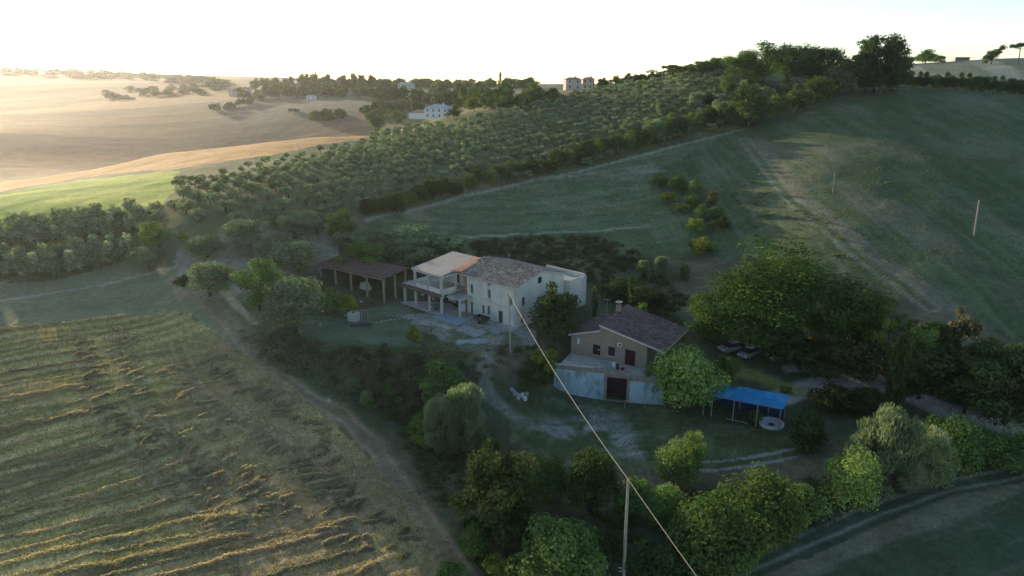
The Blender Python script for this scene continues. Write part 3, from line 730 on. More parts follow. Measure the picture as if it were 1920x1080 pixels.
# ------------------------------------------------------------------ single trees and bushes: (prototype, px, base y, top y, width, label)
T = [
 # bottom centre
 ('bigbush0',1050,1108,926,172,'bright green leafy tree at the bottom edge, left of the near utility pole'),
 ('dark0',932,1010,846,158,'broad dark tree with yellowing top on the edge of the mown field'),
 ('bigbush1',1022,940,826,108,'round mid green tree behind the dark yellow-topped tree'),
 ('dark1',1108,965,836,110,'dark dense tree just left of the top of the near utility pole'),
 ('uplight0',968,990,886,54,'slender pale sapling in front of the dark yellow-topped tree'),
 ('uplight1',1083,958,868,58,'slender pale sapling in front of the dark tree by the pole'),
 ('bush0',1180,965,875,80,'brownish green bush behind the top of the near utility pole'),
 ('lightbush1',1262,908,808,92,'bright green rounded tree on the lawn before the concrete tracks'),
 ('light1',1295,900,800,55,'narrow pale green tree touching the bright tree by the concrete tracks'),
 ('bigbush1',1330,1062,884,185,'large bright green tree at the roadside, lowest of the roadside row'),
 ('bigbush0',1425,1015,846,150,'large leafy tree in the middle of the roadside row'),
 ('lightbush0',1242,975,892,95,'low light green tree between the pole and the roadside row'),
 ('bush1',1512,985,893,110,'dark low bush filling the gap in the roadside row'),
 ('lightbush0',1592,948,808,112,'bright green tree in front of the pale willow by the track'),
 ('pale0',1655,922,778,135,'feathery pale willow bush above the farm track, biggest pale one'),
 ('pale1',1722,905,802,105,'feathery pale willow bush at the right end of the willow clump'),
 ('bigbush1',1770,880,746,130,'mid green tree between the willow clump and the driveway'),
 ('bigbush0',1850,875,772,130,'green bushy tree near the right edge above the farm track'),
 ('lightbush1',1925,878,775,110,'green bush cut by the right edge above the farm track'),
 ('bush0',1385,1050,955,95,'rounded bush in the middle of the roadside row, in front of the leafy tree'),
 ('bush1',1282,1010,930,80,'rounded bush at the left end of the roadside row'),
 ('bush2',1470,1000,915,80,'rounded bush at the right end of the roadside row'),
 ('bush0',1000,1010,940,80,'shaded bush under the yellow-topped dark tree'),
 ('bush1',890,1040,960,70,'leafy bush at the lane under the yellow-topped dark tree'),
 ('bush2',1455,945,872,60,'small leafy bush tucked behind the roadside row'),
 ('yel0',935,1095,1035,75,'small yellowish bush at the bottom edge of the mown field'),
 ('bush1',850,1090,1040,80,'low green bush at the bottom edge beside the lane'),
 ('darkbush0',1230,1080,1000,110,'dark bush in shade below the roadside row'),
 ('darkbush1',1110,1040,975,80,'dark bush in shade at the foot of the near utility pole'),
 # right side
 ('dark2',1805,775,622,150,'big dark tree over the driveway at the right'),
 ('dark0',1885,800,650,150,'big dark tree at the right edge above the driveway wall'),
 ('dark1',1925,745,630,120,'dark tree cut by the right edge at the foot of the hill'),
 ('light1',1657,700,590,72,'pale topped tree, left of the pair beside the big oaks'),
 ('light2',1712,700,602,62,'pale topped tree, right of the pair beside the big oaks'),
 ('dark2',1690,765,655,85,'shaded dark tree under the pale topped pair'),
 ('darkbush1',1745,665,583,95,'green bush at the foot of the hill next to the bare bush'),
 ('scrub0',1797,660,560,56,'bare brownish bush at the foot of the right hill'),
 ('darkbush2',1840,690,625,80,'dark bush behind the driveway under the hill'),
 ('darkbush0',1565,772,703,92,'dark garden bush in the bend of the driveway'),
 ('darkbush2',1622,778,712,74,'dark garden bush right of the one in the driveway bend'),
 ('cypress',1668,785,640,46,'dark conical tree beside the driveway'),
 ('darkbush0',1500,692,600,150,'dark shaded bush under the middle of the big oaks'),
 ('darkbush2',1590,702,608,125,'dark shaded bush under the right of the big oaks'),
 ('darkbush1',1505,838,750,92,'dark bush right of the round white pool'),
 ('bush2',1418,792,760,36,'small green bush in front of the blue roofed shelter'),
 ('yel1',1473,738,712,26,'small yellowish bush at the lane beside the blue roofed shelter'),
 ('oak0',1338,640,535,115,'big oak, left one of the group behind the parked cars'),
 ('oak3',1450,652,452,255,'big oak, tallest of the group behind the parked cars'),
 ('oak2',1572,678,528,140,'big oak, right one of the group behind the parked cars'),
 ('oak0',1622,650,545,90,'small oak at the right end of the big oak group'),
 ('lightbush0',1290,762,616,148,'tall light green tree hiding the right end of the brown house'),
 ('light1',1228,745,668,52,'pale bushy tree in front of the brown house wall'),
 ('mid1',1352,745,650,70,'shaded green tree between the brown house and the cars'),
 # round the farmhouse
 ('dark1',1040,640,530,106,'dark round tree against the side wall of the white farmhouse'),
 ('yel0',1022,705,640,62,'yellow green bush beside the overhead cable'),
 ('darkbush0',1000,725,668,66,'dark bush on the bank under the overhead cable'),
 ('ball',778,640,603,32,'small clipped round shrub on the forecourt'),
 ('pale0',872,842,728,96,'silvery reed-like willow clump on the bank below the farmhouse'),
 ('pale1',826,848,745,70,'silvery grey shrub at the left of the reed-like willow clump'),
 ('pale1',1606,905,815,70,'small pale willow bush at the left end of the willow clump'),
 ('bush1',800,830,745,90,'dark green bush left of the silvery willow clump'),
 ('light2',1200,600,560,30,'small pale bush behind the brown house'),
 ('cypress',1182,590,520,26,'slim dark cypress behind the brown house'),
 ('cypress',1113,600,540,20,'slim dark cypress between the two houses'),
 ('darkbush2',1215,580,520,90,'dark bush on the slope behind the brown house'),
 ('darkbush1',1160,560,505,80,'dark bush on the slope behind the flat roofed annex'),
 ('pale1',1205,530,487,32,'pale grey shrub on the slope, left of the three above the oaks'),
 ('pale0',1238,520,482,30,'pale grey shrub on the slope, middle of the three above the oaks'),
 ('pale1',1283,525,492,24,'pale grey shrub on the slope, right of the three above the oaks'),
 # scattered olives at left
 ('olive0',281,505,455,66,'small olive tree on the lane at the end of the left rows'),
 ('olive1',387,484,431,70,'olive tree with a low flat crown above the lane'),
 ('olive2',470,468,402,84,'olive tree with a visible trunk at the foot of the grove'),
 ('olive0',394,556,482,84,'single olive tree at the corner of the mown field'),
 ('darkbush0',345,538,508,32,'dark low bush left of the single olive at the field corner'),
 ('olive1',510,420,388,60,'olive tree at the foot of the grove, left of the close pair'),
 ('olive2',556,446,392,68,'olive tree, left of the close pair at the foot of the grove'),
 ('olive0',596,440,390,52,'olive tree, right of the close pair at the foot of the grove'),
 ('mid0',640,455,386,68,'round dense green tree at the upper end of the dry slope'),
 ('olive1',518,496,430,68,'olive tree on the dry slope behind the broad one'),
 ('olive2',560,512,442,94,'broad olive tree on the dry slope above the pergola corner'),
 ('mid2',488,582,484,88,'bright green tree left of the grey olive by the pergola'),
 ('olive0',556,622,504,112,'large grey olive tree in front of the pergola corner'),
 ('bush0',622,588,524,62,'dark green bush at the left front of the pergola'),
 ('yel1',655,590,530,48,'yellow green bush in front of the pergola posts'),
 ('light2',300,468,408,76,'bright green tree at the gap between the olive blocks'),
 ('yel1',346,452,428,26,'small yellow bush at the gap between the olive blocks'),
 ('yel0',122,484,438,66,'yellow green bush among the left olive rows'),
 ('light0',684,512,444,98,'bright green tree right behind the pergola roof'),
 ('olive2',668,470,422,76,'grey olive tree up behind the bright tree of the pergola'),
 ('olive0',762,482,410,104,'large grey olive tree behind the pergola, tallest of its clump'),
 ('olive1',822,486,424,84,'grey olive tree behind the loggia roof'),
 ('mid1',850,490,436,60,'dark green tree at the right end of the clump behind the loggia'),
 ('olive2',774,512,450,76,'grey olive tree close behind the pergola right end'),
 ('olive1',838,502,462,50,'small grey olive tree close behind the loggia roof ridge'),
 ('darkbush1',745,400,348,38,'dark conical bush standing alone in the meadow below the grove'),
 ('darkbush2',858,366,338,32,'dark bush at the meadow edge below the grove'),
 # orchard spur on the meadow
 ('bush0',1238,350,316,40,'greyish bush at the upper tip of the orchard spur'),
 ('bush1',1268,362,318,47,'green tree second from the upper tip of the orchard spur'),
 ('bush2',1300,368,328,35,'dark green tree at the right of the orchard spur tip'),
 ('yel0',1256,380,354,37,'yellow bush in the left edge of the orchard spur'),
 ('yel1',1278,398,372,36,'yellow bush in the middle of the left orchard edge'),
 ('bush0',1300,390,356,42,'olive green tree in the middle of the orchard spur'),
 ('scrub1',1334,392,350,32,'brownish bare tree on the right of the orchard spur'),
 ('bush1',1312,412,376,37,'green tree below the middle of the orchard spur'),
 ('bush2',1344,410,380,40,'dark tree on the right edge of the orchard spur'),
 ('yel0',1302,436,400,42,'yellow bush at the lower left edge of the orchard spur'),
 ('darkbush0',1350,430,400,40,'dark shaded tree at the lower right of the orchard spur'),
 ('yel1',1314,476,430,67,'bright yellow green round bush at the lower end of the orchard spur'),
 # hilltop
 ('oak1',1475,172,70,118,'tall oak on the crest, highest of the left hilltop group'),
 ('oak2',1396,160,96,92,'oak on the crest left of the highest one'),
 ('oak0',1540,165,84,86,'oak on the crest right of the highest one'),
 ('dark0',1648,176,70,104,'massive dark tree at the upper corner of the hillside field'),
 ('dark1',1622,172,84,62,'dark tree merging with the left of the massive corner tree'),
 ('cypress',1592,118,84,11,'thin cypress left of the massive corner tree'),
 ('dark2',1680,174,94,52,'dark tree at the right of the massive corner tree'),
 ('darkbush0',1640,172,120,84,'low dark bush filling the foot of the massive corner tree'),
 ('bush1',835,748,655,104,'big green bush on the bank right of the clipped round shrub'),
 ('scrub0',1574,180,104,64,'bare brownish tree left of the massive corner tree'),
 ('darkbush1',1402,240,138,104,'large olive green bush at the bend of the field edge'),
 ('darkbush2',1530,196,132,64,'slanting green bush along the field edge below the crest'),
 ('darkbush0',1490,212,150,62,'green bush along the field edge next to the bend'),
 ('darkbush1',1560,182,120,50,'green bush along the field edge beside the bare tree'),
 ('bush2',1450,222,168,50,'dark bush at the field edge close to the bend'),
 ('umbrella',1222,146,118,24,'dark flat topped pine on the skyline, left of the pair'),
 ('umbrella',1260,152,122,44,'dark flat topped pine on the skyline, right of the pair'),
 ('mid1',1338,140,104,46,'rounded tree on the skyline left of the crest oaks'),
 ('mid2',1305,146,116,38,'small rounded tree on the skyline beside the flat pines'),
 ('bush0',1708,119,94,44,'bush on the far crest next to the massive corner tree'),
 ('bush1',1735,119,90,58,'bushy tree on the far crest, middle of the low clump'),
 ('bush2',1760,119,101,36,'bush on the far crest at the right of the low clump'),
 ('leaning',1858,120,84,40,'wind bent leaning tree on the far crest'),
 ('umbrella',1908,120,82,38,'lone umbrella pine on the far crest'),
 # middle distance
 ('yel0',889,212,176,34,'yellow green tree right of the distant white house'),
 ('darkbush0',850,222,196,30,'dark tree touching the right wall of the distant white house'),
 ('mid1',706,252,200,44,'green tree at the end of the straw strip'),
 ('mid2',745,232,206,40,'green tree left of the distant white house'),
 ('mid0',1000,190,152,38,'dark round tree on the skyline before the terracotta house'),
 ('cypress',938,182,140,12,'tall thin cypress on the skyline'),
 ('mid0',955,186,160,30,'round tree beside the thin skyline cypress'),
 ('dark2',870,180,152,30,'dark tree on the skyline above the white house'),
 ('mid1',822,178,145,30,'domed tree on the skyline above the white house'),
]
for k, px, b, t, w, lab in T:
    far_ = at(px, b)[1] > 300
    tree(k, px, b, t, w, lab, parts=not (far_ and k in JOINED), rz=0.0 if k == 'leaning' else None)

SH = 'tangled shrubs on the bank below the farmhouse'
bkp = [p[:2] for p in line([(455,628),(560,650),(700,660),(790,668),(880,680),(900,720),(860,800),(780,830),(720,790),(640,735),(540,695)])]
bq = np.array(bkp); k_ = 0
while k_ < 46:
    p = rng.uniform(bq.min(0), bq.max(0))
    if inside(bkp, p[None, 0], p[None, 1])[0]:
        place_tree(rng.choice(['scrub0', 'scrub1', 'scrub0', 'bush1', 'darkbush1', 'pale0']), zpt(p) - np.array([0, 0, .15]), rng.uniform(1.8, 3.6), rng.uniform(1.2, 2.6), 'tangled shrub on the overgrown bank below the farmhouse forecourt', SH, name='shrub', cat='shrub'); k_ += 1
# hedgerow along the lower edge of the grove: one tall bush after another
HR = 'bushes of the hedgerow below the olive grove'
hedge_pts = line([(690,408),(740,392),(800,378),(870,360),(940,342),(1000,330),(1060,318),(1120,302),(1180,286),(1240,268),(1300,250),(1350,236)])
def walk(pts, step):
    out = []; acc = 0
    for a, b in zip(pts[:-1], pts[1:]):
        L_ = np.linalg.norm(b[:2] - a[:2]); s = acc
        while s < L_: out.append(a[:2] + (b[:2] - a[:2]) * s / L_); s += step
        acc = s - L_
    return out
for i, p in enumerate(walk(hedge_pts, 4.2)):
    q = p + rng.normal(0, .8, 2) + np.array([0, 1.5])
    key = rng.choice(['darkbush0', 'darkbush1', 'bush0', 'bush2', 'darkbush2', 'dark1'])
    far_r = smooth(170, 260, q[1])
    place_tree(key, zpt(q) - np.array([0, 0, .2]), rng.uniform(5, 7.2) + 2.5 * far_r, rng.uniform(4.4, 6.2) + 4.5 * far_r, 'tall dark bush in the unbroken hedgerow along the lower edge of the olive grove', HR, name='hedgerow_bush')
# wooded strip between grove and crest
WD = 'trees of the wooded strip under the crest'
wp = [p[:2] for p in line([(1175,250),(1300,190),(1450,165),(1460,205),(1330,240),(1200,275)])]
for i in range(120):
    p = np.array([rng.uniform(10, 130), rng.uniform(215, 340)])
    if inside(wp, p[None, 0], p[None, 1])[0]:
        place_tree(rng.choice(['mid0', 'olive1', 'olive0', 'darkbush1', 'dark0', 'mid2']), zpt(p), rng.uniform(7, 10.5), rng.uniform(6.5, 10), 'mixed tree in the wooded strip between olive grove and hilltop oaks', WD, name='woodland_tree')
CR = 'trees along the skyline crest'
for i, x in enumerate(range(1125, 1600, 9)):
    y = np.interp(x, [1130, 1200, 1300, 1400, 1500, 1600], [166, 156, 142, 128, 140, 146])
    p = at(x + rng.uniform(-4, 4), y)
    if p[1] > 480: p = zpt(np.array([(x - 960) / FPX * 345, 360.0]))
    place_tree(rng.choice(['wood0', 'wood1']), p - np.array([0, 0, .4]), rng.uniform(7, 9.5), rng.uniform(5, 8.5), 'small dark tree in the line of trees along the skyline crest', CR, parts=False, name='crest_tree')
# big hedge across the hilltop field
hp = line([(1706,166),(1760,168),(1830,172),(1930,178),(2010,182)])
for p in walk(hp, 2.8):
    place_tree(rng.choice(['darkbush0', 'darkbush1', 'darkbush2']), zpt(p) - np.array([0, 0, .2]), 6.0, rng.uniform(7.2, 8.0), 'dark trimmed bush of the long hedge across the top of the hillside field', 'bushes of the long hilltop hedge', name='hedge_bush')
# far belt of trees round the distant houses and along the ridges
FB = 'far trees on the ridge beyond the fields'
def belt(pts_px, n, dmin, w, h, lab, grp, spread=6, stuff=None):
    V_, F_, C_ = [], [], []; k0 = 0
    for i in range(n):
        s = rng.uniform(0, len(pts_px) - 1.001); k = int(s); f = s - k
        x = pts_px[k][0] * (1 - f) + pts_px[k + 1][0] * f; y = pts_px[k][1] * (1 - f) + pts_px[k + 1][1] * f
        p = at(x, y + rng.uniform(-spread, spread))
        if p[1] < dmin or p[1] > 3800: continue
        if stuff:
            v, f, cc = PROTO[f'wood{rng.integers(2)}'][2]; t_ = rng.uniform(0, 6.28); cs, sn = math.cos(t_), math.sin(t_); w_, h_ = rng.uniform(*w), rng.uniform(*h)
            V_.append(np.stack([(v[:, 0] * cs - v[:, 1] * sn) * w_, (v[:, 0] * sn + v[:, 1] * cs) * w_, v[:, 2] * h_], -1) + p - np.array([0, 0, .5])); F_.append(f + k0); C_.append(cc * rng.uniform(.85, 1.2)); k0 += len(v); continue
        place_tree(rng.choice(['wood0', 'wood1']), p - np.array([0, 0, .5]), rng.uniform(*w), rng.uniform(*h), lab, grp, parts=False, name='far_tree')
    if stuff: tag(link(stuff, new_mesh(stuff, np.concatenate(V_), np.concatenate(F_), np.concatenate(C_), [LEAF])), kind='stuff')
belt([(440,182),(520,178),(600,176),(660,178),(720,186),(790,186),(870,190),(960,188)], 85, 300, (9, 15), (8, 14), 'far dark tree in the belt round the houses beyond the ochre fields', FB, 7)
belt([(470,170),(560,164),(640,164),(700,172)], 26, 500, (13, 20), (13, 20), 'tall far dark tree rising above the belt beyond the ochre fields', FB + ', tall ones', 4)
belt([(590,226),(640,220),(690,212),(720,205)], 22, 300, (8, 11), (6, 9), 'far tree in the short row where ochre field and straw strip meet', 'far trees in the short row between the fields', 3)
belt([(390,212),(440,202),(490,190)], 12, 400, (8, 12), (6, 9), 'far tree in the thin row climbing the ochre field', 'far trees in the thin row on the ochre field', 2)
belt([(560,161),(700,167),(800,163),(900,164),(1010,166)], 70, 480, (13, 22), (8, 13), 'dark tree in the low line of trees along the far skyline', 'trees along the far skyline', 3, 'far_woods')
belt([(700,226),(740,205),(790,198),(880,196),(960,200),(1040,186)], 75, 280, (6, 9.5), (5, 8), 'tree in the scattered belt round the distant white house', 'trees round the distant white house', 9)
belt([(-20,135),(100,140),(200,142),(320,150),(420,162)], 100, 700, (20, 42), (8, 13), 'hazy far tree on the highest ridge at the left', 'hazy far trees on the left ridge', 6, 'far_woods')
belt([(200,182),(330,172),(420,170)], 30, 600, (12, 24), (6, 10), 'hazy far tree on the slope under the left ridge', 'hazy far trees on the left slope', 8)
print('trees', round(time.time() - T0, 1), len(C.objects))

# ------------------------------------------------------------------ undergrowth that nobody could count
def undergrowth(name, poly_px, per_m2, rad, cols, leaf, leaves, seed):
    r = np.random.default_rng(seed)
    poly = [p[:2] for p in line(poly_px)]; P2 = np.array(poly); lo, hi_ = P2.min(0), P2.max(0)
    n = int((hi_ - lo).prod() * per_m2)
    q = r.uniform(lo, hi_, (n, 2)); q = q[inside(poly, q[:, 0], q[:, 1])]
    q = q[fbm(q[:, 0] / 5 + seed, q[:, 1] / 5, 3) > .38]
    z = ground(q[:, 0], q[:, 1]); n = len(q)
    rd = r.uniform(*rad, n); k = leaves
    d = unit(n * k, r); d[:, 2] = np.abs(d[:, 2])
    ctr = np.repeat(np.stack([q[:, 0], q[:, 1], z], -1), k, 0); rr = np.repeat(rd, k)[:, None]
    p = ctr + d * rr * (r.random((n * k, 1)) ** .4) * np.array([1, 1, .9])
    t = np.clip(np.repeat(r.uniform(0, 1, (n, 1)), k, 0) * .7 + r.normal(.15, .2, (n * k, 1)), 0, 1)
    col = np.array(cols[0]) * (1 - t) + np.array(cols[1]) * t
    v, f, c = cards(p, d + np.array([0, 0, .4]), leaf * r.uniform(.6, 1.4, n * k), col, r=r)
    return tag(link(name, new_mesh(name, v, f, c, [LEAF])), kind='stuff')
BROWN = ((.085, .085, .048), (.18, .17, .105))
GREENB = ((.055, .08, .032), (.125, .145, .065))
undergrowth('bank_undergrowth', [(450,622),(560,640),(700,652),(790,652),(880,665),(900,700),(880,760),(760,765),(640,735),(540,700),(470,660)], 1.3, (.5, 1.5), BROWN, .3, 46, 1)
undergrowth('bank_undergrowth', [(700,735),(880,755),(900,830),(870,930),(830,960),(800,900),(740,820),(690,770)], 1.1, (.5, 1.2), GREENB, .3, 42, 2)
undergrowth('slope_undergrowth', [(880,455),(1000,442),(1120,445),(1190,470),(1240,520),(1290,560),(1270,600),(1180,585),(1100,540),(1000,500),(900,490)], .7, (.6, 1.3), ((.04, .052, .025), (.095, .095, .05)), .36, 40, 3)
undergrowth('garden_undergrowth', [(885,660),(1040,650),(1050,690),(1030,740),(960,720),(900,720)], .9, (.4, .9), GREENB, .25, 36, 4)
undergrowth('thicket_undergrowth', [(1000,960),(1250,930),(1500,900),(1780,860),(1920,830),(1920,862),(1780,884),(1560,975),(1420,1045),(1330,1100),(900,1120),(880,1010)], .8, (.6, 1.3), ((.03, .045, .02), (.07, .09, .038)), .32, 42, 5)
undergrowth('driveway_undergrowth', [(1640,690),(1760,670),(1920,690),(1920,800),(1800,770),(1720,735),(1640,720)], .8, (.6, 1.3), ((.03, .042, .02), (.07, .085, .04)), .32, 40, 6)
undergrowth('field_edge_undergrowth', [(1480,485),(1600,525),(1700,580),(1760,640),(1680,660),(1560,600),(1470,540)], .35, (.6, 1.2), ((.035, .055, .025), (.08, .10, .045)), .34, 36, 7)
undergrowth('vineyard_undergrowth', [(1330,345),(1420,335),(1560,420),(1640,500),(1500,480),(1400,440)], .12, (.4, .9), ((.045, .07, .025), (.13, .15, .05)), .36, 20, 8)
undergrowth('garden_undergrowth', [(1180,590),(1280,590),(1290,640),(1240,640)], .9, (.5, 1.1), GREENB, .3, 36, 9)

# grass and stubble blades
def blades(name, poly_px, per_m2, h, wdt, cols, seed, skip=None, clump=None):
    r = np.random.default_rng(seed)
    poly = [p[:2] for p in line(poly_px)] if poly_px and len(poly_px[0]) == 2 and poly_px[0][0] > -3000 else poly_px
    P2 = np.array([p[:2] for p in poly]); lo, hi_ = P2.min(0), P2.max(0); hi_ = np.minimum(hi_, [200, 300])
    n = int((hi_ - lo).prod() * per_m2); q = r.uniform(lo, hi_, (n, 2)); q = q[inside([p[:2] for p in poly], q[:, 0], q[:, 1])]
    q = q[np.abs(q[:, 0]) < q[:, 1] * .82 + 4]
    if clump: q = q[fbm(q[:, 0] / clump, q[:, 1] / clump, 3) > .47]
    n = len(q); z = ground(q[:, 0], q[:, 1]); t = r.uniform(0, 6.28, n); hh = h * r.uniform(.5, 1.4, n); ww = wdt * r.uniform(.6, 1.4, n)
    b = np.stack([q[:, 0], q[:, 1], z - .03], -1); a = np.stack([np.cos(t), np.sin(t), 0 * t], -1) * ww[:, None]
    tip = b + np.stack([r.normal(0, .4, n) * hh, r.normal(0, .4, n) * hh, hh], -1)
    v = np.stack([b - a, b + a, tip], 1).reshape(-1, 3)
    tt = np.clip(fbm(q[:, 0] / 6, q[:, 1] / 6, 3)[:, None] * 1.6 - .3 + r.normal(0, .2, (n, 1)), 0, 1)
    col = np.array(cols[0]) * (1 - tt) + np.array(cols[1]) * tt
    return tag(link(name, new_mesh(name, v, np.arange(3 * n).reshape(n, 3), np.repeat(col, 3, 0), [LEAF])), kind='stuff')
blades('stubble', [p for p in HAY_POLY], 24, .2, .06, ((.22, .215, .065), (.30, .235, .105)), 11)
blades('grass', [(450,560),(560,590),(800,590),(1000,640),(1040,760),(1300,770),(1500,810),(1500,860),(1240,900),(1000,900),(850,1050),(700,820),(500,660)], 14, .24, .06, ((.07, .10, .04), (.15, .16, .08)), 12, clump=2.5)
blades('grass', [(690,412),(760,395),(1000,340),(1380,243),(1300,470),(1000,440),(880,442)], 3, .3, .13, ((.08, .11, .05), (.14, .16, .085)), 13, clump=4)
blades('grass', [(1280,1130),(1500,1035),(1800,905),(1930,880),(1960,1150),(1280,1160)], 12, .16, .05, ((.06, .09, .04), (.14, .15, .075)), 14, clump=3)

blades('grass', [(1385,262),(1600,185),(1900,200),(1930,600),(1760,600),(1500,480),(1330,400)], 1.5, .3, .13, ((.075, .105, .045), (.15, .155, .09)), 15, clump=5)
# ------------------------------------------------------------------ hay: every raked windrow is a thing
def hay_windrow(L_, width, height, dens, label, group, lumpy=False, seed=0):
    r = np.random.default_rng(900 + seed)
    pts = np.array([p[:2] for p in L_]); seg = np.r_[0, np.cumsum(np.linalg.norm(np.diff(pts, axis=0), axis=1))]
    n = int(seg[-1] * dens); s = r.uniform(0, seg[-1], n)
    if lumpy:
        k = max(int(seg[-1] / .95), 2); cs = (np.arange(k) + r.uniform(-.25, .25, k)) * seg[-1] / k; wi = r.integers(0, k, n); s0 = cs[wi]
        ang = r.normal(.12, .42, k)[wi]; ln = (r.uniform(.3, 1.35, k) * r.choice([1, 1, .55, 1.4], k))[wi]
        base = np.stack([np.interp(s0, seg, pts[:, 0]), np.interp(s0, seg, pts[:, 1])], -1) + (r.normal(0, .75, (k, 2)))[wi]
        dr = np.stack([hd[0] * np.cos(ang) - hd[1] * np.sin(ang), hd[0] * np.sin(ang) + hd[1] * np.cos(ang)], -1)
        al = r.uniform(-1, 1, n)[:, None] * ln[:, None]; off = r.normal(0, .2, n)
        q = base + dr * al + np.stack([-dr[:, 1], dr[:, 0]], -1) * off[:, None]
        prof = np.exp(-(off / .26) ** 2) * (1 - .5 * (al[:, 0] / ln) ** 2); hfac = (r.uniform(.2, 1.15, k))[wi]; dirs = dr
    else:
        x = np.interp(s, seg, pts[:, 0]); y = np.interp(s, seg, pts[:, 1]); g = np.stack([np.interp(np.minimum(s + .5, seg[-1]), seg, pts[:, 0]) - np.interp(np.maximum(s - .5, 0), seg, pts[:, 0]), np.interp(np.minimum(s + .5, seg[-1]), seg, pts[:, 1]) - np.interp(np.maximum(s - .5, 0), seg, pts[:, 1])], -1)
        g /= np.linalg.norm(g, axis=1, keepdims=True) + 1e-9
        wob = (fbm(s / 3.0 + seed * 7, s * 0 + seed, 3) - .5) * 1.0
        off = r.normal(0, width * .5, n); q = np.stack([x, y], -1) + np.stack([-g[:, 1], g[:, 0]], -1) * (off + wob)[:, None]
        hfac = .45 + .9 * fbm(s / 1.3 + seed * 3, s * 0, 3); prof = np.exp(-(off / (width * .62)) ** 2); dirs = g
    keep = r.random(n) < np.clip(.45 + 1.5 * (fbm(q[:, 0] / 7 + seed, q[:, 1] / 7, 3) - .25), .4, 1); q, off, prof, hfac, dirs = q[keep], off[keep], prof[keep], hfac[keep], dirs[keep]; n = len(q)
    z = ground(q[:, 0], q[:, 1]) + height * prof * hfac * r.uniform(.3, 1.05, n)
    p = np.stack([q[:, 0], q[:, 1], z], -1)
    sdir_ = np.stack([dirs[:, 0], dirs[:, 1], r.normal(0, .25, n)], -1) + r.normal(0, .35, (n, 3)); sdir_ /= np.linalg.norm(sdir_, axis=1, keepdims=True)
    w_ = np.cross(sdir_, r.normal(0, 1, (n, 3)) + np.array([0, 0, .8])); w_ /= np.linalg.norm(w_, axis=1, keepdims=True)
    l2 = r.uniform(.12, .34, n)[:, None]; w2 = r.uniform(.03, .08, n)[:, None]
    v = np.stack([p - sdir_ * l2, p - w_ * w2, p + sdir_ * l2, p + w_ * w2], 1).reshape(-1, 3)
    t = np.clip(fbm(q[:, 0] / 4, q[:, 1] / 4, 3)[:, None] * 1.5 - .25 + r.normal(0, .2, (n, 1)), 0, 1)
    col = np.array([.25, .235, .16]) * (1 - t) + np.array([.40, .30, .205]) * t
    tag(link('hay_windrow', new_mesh('hay_windrow', v, np.arange(4 * n).reshape(n, 4), np.repeat(col, 4, 0), [LEAF])), label, 'windrow', group)
G1 = 'straight raked hay windrows on the mown field'
STR = [[(-60,672),(0,660),(140,636)],[(-60,713),(0,700),(150,676)],[(-60,762),(0,748),(155,722)],[(-60,822),(0,805),(165,774)],[(-60,893),(0,875),(110,855),(210,836)],
       [(-60,936),(0,918),(124,886),(165,868)],[(-60,986),(0,968),(155,930),(290,893),(345,866)],[(-60,1030),(0,1012),(207,966),(363,930)],[(-60,1080),(0,1062),(170,1018),(363,976),(505,970)],
       [(-20,1120),(100,1082),(300,1036),(470,1002)],[(240,1092),(400,1052),(520,1022),(640,992)],[(420,1110),(560,1062),(700,1030)]]
for i, L in enumerate(STR):
    hay_windrow(line(L), .75 if i in (3, 4, 6, 8, 9) else .5, .32 if i in (3, 4, 6, 8, 9) else .2, 110, ['top','second','third','fourth','fifth','sixth','seventh','eighth','ninth','tenth','eleventh','twelfth and lowest'][i] + ' straight hay windrow counted down the left of the mown field', G1, seed=i)
for i in range(len(STR) - 2):
    p_, q_ = STR[i], STR[i + 1]; m_ = []
    for f in np.linspace(0, 1, 5):
        gx = lambda L: (np.interp(f * (len(L) - 1), range(len(L)), [k[0] for k in L]), np.interp(f * (len(L) - 1), range(len(L)), [k[1] for k in L]))
        u_, v_ = gx(p_), gx(q_); m_.append(((u_[0] + v_[0]) / 2, (u_[1] + v_[1]) / 2))
    hay_windrow(line(m_), .4, .16, 45, 'thin faint windrow between the ' + ['top','second','third','fourth','fifth','sixth','seventh','eighth','ninth','tenth','eleventh'][i] + ' straight hay windrow and the next one down', 'thin hay windrows between the straight ones', seed=60 + i)
G2 = 'curving bands of hay tufts on the mown field'
CUR = [[(160,640),(175,715),(215,785),(300,835),(380,882),(465,912),(520,965)],[(232,612),(243,690),(268,760),(330,812),(420,862),(480,892),(510,955)],[(322,690),(366,758),(440,803),(540,852),(600,905),(640,985)],
       [(392,672),(450,722),(530,764),(596,812),(622,872),(655,955)],[(560,860),(610,905),(670,960),(745,985),(770,1040)],[(520,930),(590,980),(650,1015),(700,1060)],[(250,850),(330,870),(400,930),(420,1000)]]
for i, L in enumerate(CUR):
    hay_windrow(line(L), 1, .38, 250, ['band of slanting hay tufts curving down the mown field, westmost', 'band of slanting hay tufts curving down the mown field, second from the left', 'band of slanting hay tufts through the middle of the lit field corner',
        'band of slanting hay tufts nearest the lane in the upper field', 'heavy reddish hay tufts at the lower right corner of the field', 'loose hay tufts near the bottom edge of the field', 'short band of hay tufts joining the straight windrows'][i], G2, True, i + 20)
print('ground cover', round(time.time() - T0, 1))
